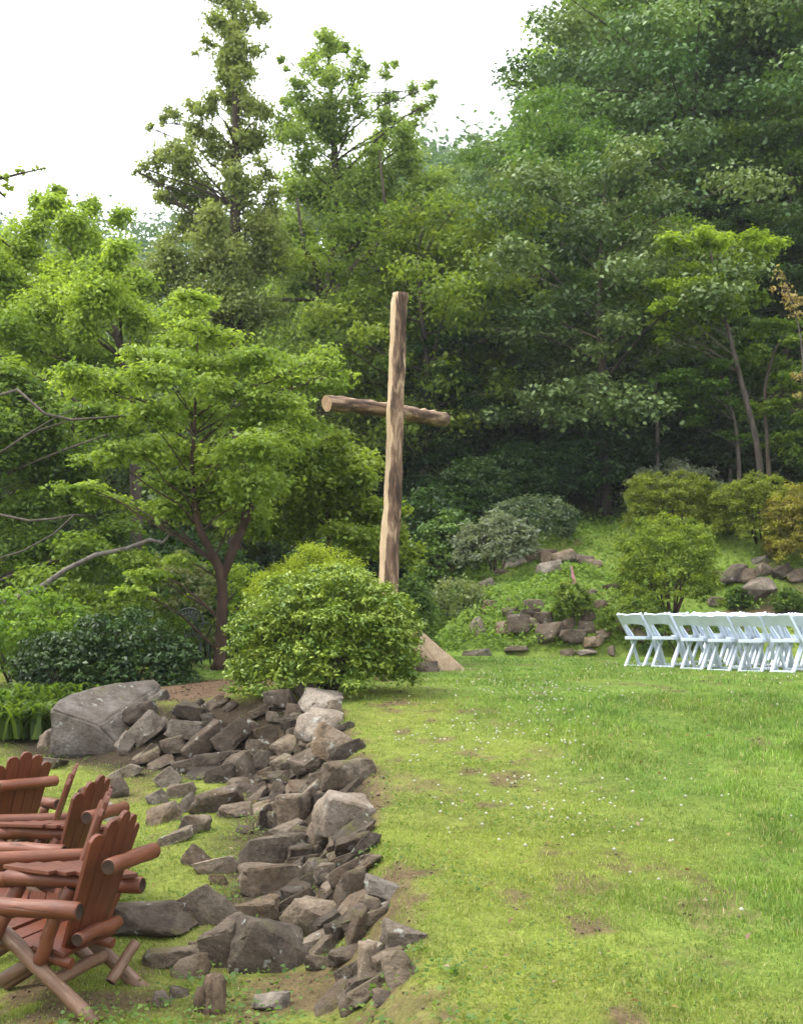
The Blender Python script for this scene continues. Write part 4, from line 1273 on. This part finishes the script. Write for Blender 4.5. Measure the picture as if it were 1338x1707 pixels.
# far wooded hill
rng = np.random.default_rng(55)
hx = rng.uniform(-75, 25, 900); hy = rng.uniform(84, 172, 900)
C = np.stack([hx, hy, zt(hx, hy) + rng.uniform(3, 9, 900)], 1)
rr_ = rng.uniform(2.4, 4.6, 900)
V, F, cc = cloud(C, np.stack([rr_, rr_, rr_ * .9], 1), 60000, .75, .7, (.030, .062, .022), (.075, .125, .045), rng, .6)
o = mesh_obj('distant_wood', np_mesh('distant_wood', V, F, M['leaf'], cc)); tag(o, 'far wooded ridge behind the trees on the left', 'woods', kind='stuff')

# ---- small layered trees at the right
def small_tree(name, label, trunk, Yb, cl, n, L, pal, seed, tr, dj=.9, flat=.3, bark='bark', up=.95, cat='tree', group=None):
    b = stand(trunk[0][0], Yb)
    tk = [b] + [at(a_, b_, Yb) for a_, b_ in trunk[1:]]
    return tree_at(name, label, cat, b, tk, tr, pxclumps(cl, Yb, dj, seed, flat), n, L, .55, pal[0], pal[1], seed, bark=bark, up=up, under=.25, sub=1, group=group, lr=.12)
small_tree('slender_tree', 'slender tree with a yellow green crown on a leaning trunk at the right', [(1272,790),(1262,740),(1238,650),(1210,540),(1190,450),(1180,400)], 27.5,
           [(1170,395,46,18),(1130,410,40,16),(1200,405,40,16),(1115,425,34,14),(1180,430,60,20),(1150,455,60,18),(1210,460,50,18),(1105,480,36,15),(1170,490,70,20),(1230,480,40,16),(1100,510,30,14),(1150,520,60,18),(1210,510,50,16),(1100,545,28,15),(1140,545,40,15),(1110,565,22,12),(1250,400,46,24),(1280,420,40,24),(1260,440,40,20)],
           14000, .10, ((.14, .20, .02), (.26, .33, .032)), 31, .09, bark='bark_mid')
small_tree('slender_tree', 'thin tree with flat green tiers low in front of the dark wood', [(1232,800),(1230,740),(1222,690),(1200,620)], 28.2,
           [(1140,630,46,11),(1120,655,40,11),(1180,645,44,12),(1150,675,50,11),(1200,670,40,12),(1180,700,50,10),(1210,725,50,10),(1240,735,30,9),(1150,705,30,9),(1200,610,40,12)], 3400, .12, ((.055, .105, .016), (.13, .20, .025)), 32, .06, bark='bark_mid')
small_tree('slender_tree', 'small bright green tiered tree at the right edge of the picture', [(1284,800),(1278,740),(1272,650),(1290,580),(1320,540)], 26.8,
           [(1300,550,60,13),(1270,505,34,14),(1330,565,40,12),(1265,580,30,11),(1275,600,34,11),(1320,640,40,13),(1300,680,50,14),(1270,690,34,12),(1330,700,40,14),(1300,735,50,16),(1330,760,40,16),(1300,610,40,11),(1360,620,50,15),(1360,740,50,18)], 4600, .12, ((.07, .13, .016), (.155, .225, .028)), 33, .06)
small_tree('sapling', 'sapling with golden orange leaves at the right edge', [(1345,820),(1342,700),(1335,560),(1318,500),(1305,460)], 25.5,
           [(1300,460,13,12),(1308,480,14,13),(1318,500,18,16),(1330,525,20,14),(1290,482,10,8),(1335,500,16,14),(1330,630,16,9),(1325,660,12,8)], 380, .085, ((.22, .16, .05), (.34, .26, .11)), 34, .03, .3, bark='bark_mid', up=.5)
for i, (px_, Yb, tp_, lab) in enumerate([(1094, 29.0, 660, 'bare thin grey tree trunk standing alone against the dark wood'), (1247, 29.5, 680, 'thin straight grey trunk just right of the tiered tree'), (1216, 29.3, 700, 'short thin grey trunk just left of the tiered tree')]):
    small_tree('slim_tree', lab, [(px_, 820), (px_ + 2, 740), (px_ - 2, tp_), (px_ + 4, tp_ - 130)], Yb, [(px_, tp_ - 120, 60, 26), (px_ + 30, tp_ - 60, 50, 20), (px_ - 34, tp_ - 80, 50, 20), (px_, tp_ - 20, 40, 16)], 2600, .17, DARK, 40 + i, .065, bark='bark_mid')

# ------------------------------------------------------------------ shrubs
def shrub(name, label, base, rx, ry, H, nclump, nleaf, L, pal, seed, ratio=.5, rosette=.14, mat='leaf', bark='bark', skirt=.12, bumpy=.16, group=None, upb=.7, toplight=None, cat='shrub', shell=.72, box=2.0, stems=9):
    """rounded shrub: many leaf rosettes set through the outer shell of a lumpy dome"""
    rng = np.random.default_rng(seed); base = Vector(base)
    root = empty(name, base); tag(root, label, cat, group)
    d = unit(rng.normal(size=(nclump, 3))); d[:, 2] = np.abs(d[:, 2]) * 1.1 - .42
    d = unit(d)
    e = box
    hr = np.hypot(d[:, 0], d[:, 1])
    nrm = (np.abs(d) ** e).sum(1) ** (1 / e)
    lump = 1 + bumpy * 2 * (fbm(d[:, 0] * 2.3 + d[:, 2] * 1.7 + seed, d[:, 1] * 2.3 - d[:, 2] * 1.3, seed) - .5)
    r_ = (shell + (1 - shell) * rng.random(nclump) ** .6) * lump / nrm
    z0 = H * .45
    C = np.stack([d[:, 0] * rx * r_, d[:, 1] * ry * r_, z0 + d[:, 2] * np.where(d[:, 2] > 0, H - z0, (z0 - skirt * H) * 2.5) * r_], 1)
    C[:, :2] *= np.where(d[:, 2] < 0, np.maximum(hr, .3) ** -.75, 1)[:, None]
    C[:, 2] = np.maximum(C[:, 2], skirt * H * rng.uniform(.4, 1.2, nclump))
    rs = rosette * rng.uniform(.6, 1.3, nclump)
    V, F, cc = cloud(C, np.stack([rs, rs, rs * .7], 1), nleaf, L, ratio, pal[0], pal[1], rng, upb, 1.8, None, .35, .55, 1.0)
    fo = mesh_obj('foliage', np_mesh('foliage', V, F, M[mat], cc), root)
    pr_ = random.Random(seed)
    for i in range(stems):
        a_ = pr_.uniform(0, 6.28); q = pr_.uniform(.3, .8)
        p1 = Vector((math.cos(a_) * rx * q, math.sin(a_) * ry * q, H * pr_.uniform(.5, .85)))
        p0 = Vector((math.cos(a_) * rx * .08, math.sin(a_) * ry * .08, -.05))
        MB().tube(limb_pts(p0, p1, .1, pr_), [.022, .018, .014, .01, .006], 6, 0, None, .05, i).build('stem', M[bark], root)
    return root
sb_ = ground_at(560, 1140); sb_ = Vector(((549 - 669) / FPX * 12.4, 12.5, float(zt((549 - 669) / FPX * 12.4, 12.5))))
shrub('azalea_shrub', 'large round glossy green azalea in front of the cross', sb_, .89, .8, 1.30, 900, 48000, .052, ((.08, .145, .02), (.215, .285, .036)), 61, .46, .115, 'leaf_gloss', bumpy=.3, shell=.6, stems=14, skirt=.03)
hb = stand(524, 15.2)
shrub('clipped_hedge', 'soft yellow green mounded shrub behind the round azalea', hb, .84, .7, 1.66, 620, 56000, .032, ((.17, .225, .02), (.29, .35, .03)), 62, .5, .15, 'leaf', bumpy=.07, shell=.6, upb=.9, skirt=.02)
for (px_, Y_, rx, H, lab, pal, sd_, n_, L_, mt) in [
    (215, 15.0, .82, 1.1, 'dark evergreen shrub behind the big boulder', DEEP, 63, 9000, .07, 'leaf_gloss'),
    (130, 14.6, .7, .95, 'dark evergreen shrub over the left end of the boulder', DEEP, 64, 7500, .07, 'leaf_gloss'),
    (160, 17.5, 1.3, 1.35, 'broad mid green shrub mass behind the dark evergreens', ((.06, .11, .014), (.14, .20, .024)), 65, 8000, .08, 'leaf'),
    (45, 16.0, 1.0, 1.35, 'light green shrub at the left edge above the arching leaves', ((.08, .14, .016), (.18, .25, .03)), 66, 7000, .08, 'leaf'),
    (290, 21.0, .9, 1.9, 'pale shrub with faded pinkish blossom heads behind the iron chair', ((.07, .12, .025), (.20, .20, .10)), 67, 5000, .09, 'leaf'),
    (350, 22.0, 1.3, 1.9, 'yellow green shrub seen between the forked trunk and the hedge', ((.12, .18, .016), (.24, .30, .028)), 68, 7000, .08, 'leaf'),
    (180, 21.5, 1.6, 2.0, 'mid green shrub mass below the layered tree', ((.05, .10, .014), (.13, .2, .026)), 69, 8000, .09, 'leaf'),
    (684, 20.6, .42, 1.4, 'dark green shrub just right of the cross post', DARK, 70, 4000, .08, 'leaf'),
    (742, 26.0, .8, 1.9, 'leafy green shrub at the left end of the bank', ((.045, .09, .016), (.13, .20, .04)), 71, 5500, .09, 'leaf_gloss'),
    ]:
    shrub('shrub', lab, stand(px_, Y_), rx, rx * .85, H, 220, n_, L_, pal, sd_, .5, .16, mt, stems=6)
for (px_, py_, Y_, rx, H, lab, pal, sd_, n_, L_) in [
    (825, 0, 25.2, .85, 1.25, 'grey green rhododendron with dusty leaves on the bank top', ((.10, .125, .075), (.21, .235, .165)), 81, 5200, .11),
    (885, 0, 26.5, .95, 1.0, 'dull dark rhododendron at the wood edge above the rock ledge', ((.045, .075, .035), (.12, .15, .085)), 82, 4600, .11),
    (760, 0, 24.0, .6, .9, 'low pale twiggy shrub on the left flank of the bank', ((.09, .13, .04), (.21, .24, .11)), 83, 3000, .09),
    (1125, 0, 28.4, 1.15, 1.25, 'silvery leaved shrub behind the clipped yellow azaleas', ((.11, .135, .085), (.24, .26, .19)), 84, 6000, .11)]:
    shrub('rhododendron', lab, stand(px_, Y_), rx, rx * .85, H, 160, n_, L_, pal, sd_, .4, .2, 'leaf', stems=6)
AZ = ((.10, .14, .016), (.20, .25, .030))
for (px_, Y_, rx, H, lab, pal, sd_) in [
    (1113, 22.6, .92, 1.95, 'vase shaped yellow green azalea above the folding chairs', AZ, 91),
    (1122, 26.3, 1.0, 1.2, 'square clipped yellow green azalea behind the vase shaped one', AZ, 92),
    (1265, 25.4, .95, 1.45, 'yellow green azalea at the right of the bank', AZ, 93),
    (1345, 24.6, .9, 1.6, 'azalea with reddish brown branches at the right edge', ((.15, .12, .03), (.25, .25, .035)), 94),
    ]:
    s_ = shrub('azalea_shrub', lab, stand(px_, Y_), rx, rx * .85, H, 420, 22000, .062, pal, sd_, .5, .14, 'leaf', 'bark_red', skirt=.12 if sd_ == 91 else .03, bumpy=.22, box=2.6, stems=10, shell=.5)
for (px_, Y_, rx, H, lab, sd_) in [(1050, 21.9, .55, .7, 'low green bush spilling over the rocks beside the first folding chair', 95), (1135, 21.7, .75, .7, 'low dark bush under the vase shaped azalea', 96), (952, 22.1, .33, .75, 'bright leafy creeper hanging over the low rock wall', 97), (1226, 23.9, .2, .42, 'tiny round evergreen on the upper terrace', 98), (1310, 23.3, .25, .5, 'small conical evergreen at the terrace edge', 99)]:
    shrub('low_shrub', lab, stand(px_, Y_), rx, rx * .8, H, 90, 2600, .07, DARK if sd_ in (96, 98, 99) else ((.07, .125, .016), (.15, .21, .028)), sd_, .55, .12, 'leaf', stems=4)

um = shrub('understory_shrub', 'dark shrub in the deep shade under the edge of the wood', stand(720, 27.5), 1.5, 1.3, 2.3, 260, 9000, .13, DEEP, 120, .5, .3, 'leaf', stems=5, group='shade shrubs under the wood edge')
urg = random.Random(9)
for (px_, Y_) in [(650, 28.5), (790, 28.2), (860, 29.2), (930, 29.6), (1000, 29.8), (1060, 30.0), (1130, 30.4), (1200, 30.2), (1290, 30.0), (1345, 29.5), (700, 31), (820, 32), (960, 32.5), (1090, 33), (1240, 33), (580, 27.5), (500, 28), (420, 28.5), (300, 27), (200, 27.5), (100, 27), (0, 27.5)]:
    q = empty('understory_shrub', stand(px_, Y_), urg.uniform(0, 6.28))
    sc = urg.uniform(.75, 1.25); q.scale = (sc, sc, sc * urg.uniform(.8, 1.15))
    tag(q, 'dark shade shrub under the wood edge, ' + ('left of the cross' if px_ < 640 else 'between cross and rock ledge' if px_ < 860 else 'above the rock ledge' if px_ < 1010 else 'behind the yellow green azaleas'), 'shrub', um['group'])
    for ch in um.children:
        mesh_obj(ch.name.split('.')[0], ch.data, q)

# arching strap leaves (daylilies) at the left
def strap_plant(name, label, base, n, L, spread, pal, seed):
    rng = np.random.default_rng(seed)
    V, F, Cc = [], [], []; b = 0
    for i in range(n):
        o_ = np.array([rng.normal() * spread * .5, rng.normal() * spread * .35, 0])
        az = rng.uniform(0, 6.283); l = L * rng.uniform(.6, 1.15); lean = rng.uniform(.25, .8)
        w_ = .022 * rng.uniform(.8, 1.3); dr = np.array([math.cos(az), math.sin(az), 0]); sd_ = np.array([-math.sin(az), math.cos(az), 0])
        c = np.array(pal[0]) + (np.array(pal[1]) - np.array(pal[0])) * rng.random()
        for k in range(6):
            u = k / 5
            p = o_ + dr * (lean * l * u ** 1.5) + np.array([0, 0, l * (u - .55 * u ** 2.6)])
            ww = w_ * (1 - u ** 2) + .002
            V += [p - sd_ * ww, p + sd_ * ww]; Cc += [c, c]
        for k in range(5): F.append([b + 2 * k, b + 2 * k + 1, b + 2 * k + 3, b + 2 * k + 2])
        b += 12
    root = empty(name, base); tag(root, label, 'plant', 'daylily clumps at the left')
    mesh_obj('foliage', np_mesh('foliage', np.array(V), np.array(F), M['leaf'], np.array(Cc)), root)
DL = ((.05, .10, .014), (.15, .24, .03))
strap_plant('daylily_clump', 'arching strap leaved clump left of the big boulder', stand(55, 13.2), 420, .72, .5, DL, 1)
strap_plant('daylily_clump', 'arching strap leaved clump cut by the left edge', stand(-10, 13.6), 420, .8, .5, DL, 2)
strap_plant('daylily_clump', 'taller strap leaved clump in front of the dark evergreens', stand(95, 14.0), 300, .8, .45, DL, 3)

# ------------------------------------------------------------------ grass, weeds, clover, leaves
rng = np.random.default_rng(101)
def scatter(n, x0, x1, y0, y1):
    return rng.uniform(x0, x1, n), rng.uniform(y0, y1, n)
def in_view(x, y, m=.8): return np.abs(x) < y * .345 + m
def blades(x, y, h, wd, col, lean=.5, seg=1):
    n = len(x); z = zt(x, y)
    az = rng.uniform(0, 6.283, n); ln = lean * rng.random(n)
    dr = np.stack([np.cos(az), np.sin(az), 0 * az], 1); sd_ = np.stack([-np.sin(az), np.cos(az), 0 * az], 1)
    az2 = rng.uniform(0, 6.283, n); sd_ = np.stack([np.cos(az2), np.sin(az2), 0 * az], 1)
    B = np.stack([x, y, z - .004], 1); h = h[:, None]; w2 = wd[:, None] / 2
    up = np.array([0, 0, 1.])
    mid = B + up * h * .6 + dr * h * ln[:, None] * .35
    tip = B + up * h * (1 - .25 * ln[:, None]) + dr * h * ln[:, None]
    V = np.empty((n, 5, 3))
    V[:, 0] = B - sd_ * w2; V[:, 1] = B + sd_ * w2; V[:, 2] = mid + sd_ * w2 * .75; V[:, 3] = mid - sd_ * w2 * .75; V[:, 4] = tip
    i5 = np.arange(n)[:, None] * 5
    return V.reshape(-1, 3), i5 + np.array([[0, 1, 2, 3]]), i5 + np.array([[3, 2, 4]]), np.repeat(col, 5, 0)
def grass_col(x, y):
    n = len(x)
    k = rng.random((n, 1)); mo = mossy(x, y)[:, None]
    c = np.array([.08, .168, .025]) * (1 - k) + np.array([.195, .29, .048]) * k
    m_ = np.array([.145, .2, .03]) * (1 - k) + np.array([.25, .295, .052]) * k
    c = c * (1 - mo) + m_ * mo
    f1 = fbm(x * 1.7, y * 1.7, 93)[:, None]; f2 = fbm(x * 6, y * 6, 97)[:, None]
    c = c * (.55 + .9 * f2) * (1 + .5 * (f1 - .5)) * np.array([1, 1, 1.]) + np.array([.02, .012, 0]) * (f1 > .55)
    dry = rng.random((n, 1)) < .05
    return np.where(dry, np.array([.38, .33, .16]), c) * rng.uniform(.85, 1.15, (n, 1))
Vs, Q, T, Cs = [], [], [], []; off = 0
for (n, ya, yb, hh, ww) in [(190000, 3.6, 7.5, .050, .0042), (150000, 7.5, 12.5, .050, .0062), (110000, 12.5, 22.6, .036, .010)]:
    x, y = scatter(n, -yb * .36, yb * .40, ya, yb)
    s = edge_sd(x, y)
    tall = fbm(x * 1.3, y * 1.3, 91)
    keep = in_view(x, y) & (rng.random(n) > bare(x, y) * .97) & ((s > -.02) | (s < -.75) | (rng.random(n) < .12))
    keep &= ~((y > 19.8) & (x < .0)) 
    keep &= rng.random(n) < (.35 + .65 * sstep(.3, .55, fbm(x * 2.5, y * 2.5, 95)))
    x, y, s, tall = x[keep], y[keep], s[keep], tall[keep]
    longg = sstep(.3, 2.4, s) * sstep(.35, .62, tall)
    h = hh * .82 * (.42 + .95 * longg) * (.6 + .8 * fbm(x * 7, y * 7, 99)) * rng.uniform(.5, 1.4, len(x)) * np.where(rng.random(len(x)) < .03, 1.7, 1)
    V, q_, t_, c_ = blades(x, y, h, np.full(len(x), ww) * rng.uniform(.7, 1.3, len(x)), grass_col(x, y), .9)
    Vs.append(V); Q.append(q_ + off); T.append(t_ + off); Cs.append(c_); off += len(V)
o = mesh_obj('grass', np_mesh('grass', np.vstack(Vs), [np.vstack(Q), np.vstack(T)], M['blade'], np.vstack(Cs)))
tag(o, 'short mown lawn grass with longer tufts', 'grass', kind='stuff')

# broad leaved weeds and clover leaves in the lawn and among the stones
parts = []
x, y = scatter(120000, -4.5, 5.5, 3.8, 13)
s = edge_sd(x, y)
cl_ = fbm(x * 1.6 + 5, y * 1.6, 111)
pr = np.where(s > 0, sstep(.5, .64, cl_) * .55 + .05, sstep(.48, .6, cl_) * .6 + .03)
foot = np.exp(-((s + .75) / .35) ** 2) * sstep(.42, .55, fbm(x * 2.4, y * 2.4, 117)) * (y < 9)
foot = np.maximum(foot, ((s < .02) & (s > -1.0)) * sstep(.55, .66, fbm(x * 3.4, y * 3.4, 123)) * .5)
near = sstep(6.3, 5.2, y) * (s < .25) * sstep(.35, .55, fbm(x * 2.4, y * 2.4, 119))
keep = in_view(x, y) & (rng.random(len(x)) < np.maximum.reduce([pr, foot * .9, near]) * (1 - .9 * bare(x, y)))
big = np.maximum(foot, near)[keep]
x, y = x[keep], y[keep]; n = len(x)
P = np.stack([x, y, zt(x, y) + rng.uniform(.006, .03, n) + big * rng.uniform(0, .05, n)], 1)
Nn = unit(np.array([0, 0, 1.]) + rng.normal(size=(n, 3)) * .35)
L = rng.uniform(.012, .024, n) * (1 + big * .7)
V, F = leaves(P, Nn, L, L * .85, rng)
k = rng.random((n, 1)); c = np.array([.07, .15, .03]) * (1 - k) + np.array([.17, .27, .055]) * k
parts.append((V, F, np.repeat(c, 4, 0)))
o = mesh_obj('clover_leaves', leaf_mesh('clover_leaves', parts, M['leaf'])); tag(o, 'low clover and broad leaved weeds in the lawn and at the wall foot', 'weeds', kind='stuff')

# clover blossoms
x, y = scatter(9000, -1, 7, 4.2, 20)
s = edge_sd(x, y)
pr = np.exp(-(((x - .9 - .1 * (y - 9)) / .9) ** 2 + ((y - 10.3) / 2.6) ** 2)) * 1.0 * sstep(.36, .6, fbm(x * 1.5, y * 1.1, 131)) + .008 + .09 * (y > 13) * sstep(.45, .6, fbm(x * .8, y * .8, 133))
keep = in_view(x, y) & (s > .3) & (rng.random(len(x)) < pr)
x, y = x[keep], y[keep]; n = len(x)
ico = [(0, 0, 1), (.9, 0, .35), (.28, .86, .35), (-.73, .53, .35), (-.73, -.53, .35), (.28, -.86, .35), (0, 0, -.6)]
icf = [(0, i, i % 5 + 1) for i in range(1, 6)] + [(6, i % 5 + 1, i) for i in range(1, 6)]
r_ = rng.uniform(.009, .016, n)
zc = zt(x, y) + rng.uniform(.035, .065, n)
V = np.array(ico)[None] * r_[:, None, None] + np.stack([x, y, zc], 1)[:, None]
F = (np.arange(n) * 7)[:, None, None] + np.array(icf)[None]
cc = np.repeat(np.array([.62, .62, .55]) * rng.uniform(.8, 1.1, (n, 1)), 7, 0)
o = mesh_obj('clover_flowers', np_mesh('clover_flowers', V.reshape(-1, 3), F.reshape(-1, 3), M['leaf'], cc, True)); tag(o, 'scattered white clover blossoms in the lawn', 'flowers', kind='stuff')

# fallen leaves
x, y = scatter(420, -3.2, 5, 4, 12)
keep = in_view(x, y) & ((edge_sd(x, y) > .1) | (edge_sd(x, y) < -.7)); x, y = x[keep], y[keep]; n = len(x)
P = np.stack([x, y, zt(x, y) + .028], 1)
L = rng.uniform(.02, .045, n)
V, F = leaves(P, unit(np.array([0, 0, 1.]) + rng.normal(size=(n, 3)) * .35), L, L * .6, rng)
k = rng.random((n, 1)); c = np.array([.16, .075, .04]) * (1 - k) + np.array([.42, .33, .22]) * k
o = mesh_obj('fallen_leaves', np_mesh('fallen_leaves', V, F, M['leaf'], np.repeat(c, 4, 0))); tag(o, 'dry fallen leaves scattered over grass and soil', 'leaves', kind='stuff')

# crumbs of soil and small stones on the bare ground
x, y = scatter(26000, -4, 5, 4, 16)
bb = bare(x, y)
keep = in_view(x, y) & (rng.random(len(x)) < np.clip(bb - .25, 0, 1) * .9 + .004); x, y = x[keep], y[keep]; n = len(x)
r_ = rng.uniform(.004, .013, n) * np.where(rng.random(n) < .06, 2.2, 1)
sh = rng.uniform(.6, 1.4, (n, 7, 3)) * np.array([1, 1, .7])
V = np.array(ico)[None] * sh * r_[:, None, None] + np.stack([x, y, zt(x, y) + .002], 1)[:, None]
F = (np.arange(n) * 7)[:, None, None] + np.array(icf)[None]
k = rng.random((n, 1)); cc = np.array([.07, .045, .028]) * (1 - k) + np.array([.21, .155, .11]) * k
o = mesh_obj('soil_crumbs', np_mesh('soil_crumbs', V.reshape(-1, 3), F.reshape(-1, 3), M['ground'], np.repeat(cc, 7, 0))); tag(o, 'crumbs of soil and small pebbles on bare earth', 'soil', kind='stuff')

# ground cover of the planted bank
x, y = scatter(70000, .2, 11, 21.7, 29.5)
cv = fbm(x * .9, y * .9, 141)
keep = (rng.random(len(x)) < .25 + .75 * sstep(.35, .55, cv)) & in_view(x, y, 1) & (rng.random(len(x)) > bare(x, y)) & (mound(x, y) > .06)
keep &= (x < 5.3 + rng.normal(size=len(x)) * .3) | (rng.random(len(x)) < .22)
x, y, cv = x[keep], y[keep], cv[keep]; n = len(x)
hgt = rng.random(n) * (.05 + .30 * sstep(.42, .68, cv))
P = np.stack([x, y, zt(x, y) + .01 + hgt], 1)
Nn = unit(np.array([0, -.25, .9]) + rng.normal(size=(n, 3)) * .5)
L = rng.uniform(.05, .11, n)
V, F = leaves(P, Nn, L, L * .6, rng)
k = np.clip(rng.random((n, 1)) * .7 + .6 * (cv[:, None] - .35), 0, 1); c = np.array([.11, .19, .03]) * (1 - k) + np.array([.26, .35, .06]) * k
o = mesh_obj('bank_ground_cover', np_mesh('bank_ground_cover', V, F, M['leaf'], np.repeat(c, 4, 0))); tag(o, 'leafy green ground cover over the planted bank', 'ground cover', kind='stuff')
# undergrowth along the wood edge
x, y = scatter(60000, -13, 14, 20.5, 34)
keep = in_view(x, y, 2) & (((x < .2) & (y > 21)) | (y > 28.2)) & (rng.random(len(x)) < sstep(.35, .6, fbm(x * .7, y * .7, 151)))
x, y = x[keep], y[keep]; n = len(x)
P = np.stack([x, y, zt(x, y) + rng.random(n) ** 1.5 * 1.1 * fbm(x * .8, y * .8, 153)], 1)
L = rng.uniform(.08, .16, n)
V, F = leaves(P, unit(np.array([0, -.1, .8]) + rng.normal(size=(n, 3)) * .5), L, L * .55, rng)
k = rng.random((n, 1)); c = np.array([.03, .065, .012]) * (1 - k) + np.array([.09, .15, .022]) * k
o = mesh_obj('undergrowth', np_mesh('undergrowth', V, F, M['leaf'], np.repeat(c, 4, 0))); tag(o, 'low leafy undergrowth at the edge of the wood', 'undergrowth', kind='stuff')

# ------------------------------------------------------------------ air: thin summer haze round the whole place
hz = MB().box((900, 1000, 140), Matrix.Translation((0, 420, 58)))
hm = bpy.data.materials.new('thin_haze'); hm.use_nodes = True
hn = hm.node_tree; hn.nodes.remove(hn.nodes['Principled BSDF'])
pv = hn.nodes.new('ShaderNodeVolumePrincipled')
pv.inputs['Color'].default_value = (.86, .92, 1.0, 1)
pv.inputs['Density'].default_value = .0004
hn.links.new(pv.outputs[0], hn.nodes['Material Output'].inputs['Volume'])
o = hz.build('haze', hm); tag(o, 'thin pale haze in the air over the garden', 'haze', kind='stuff')
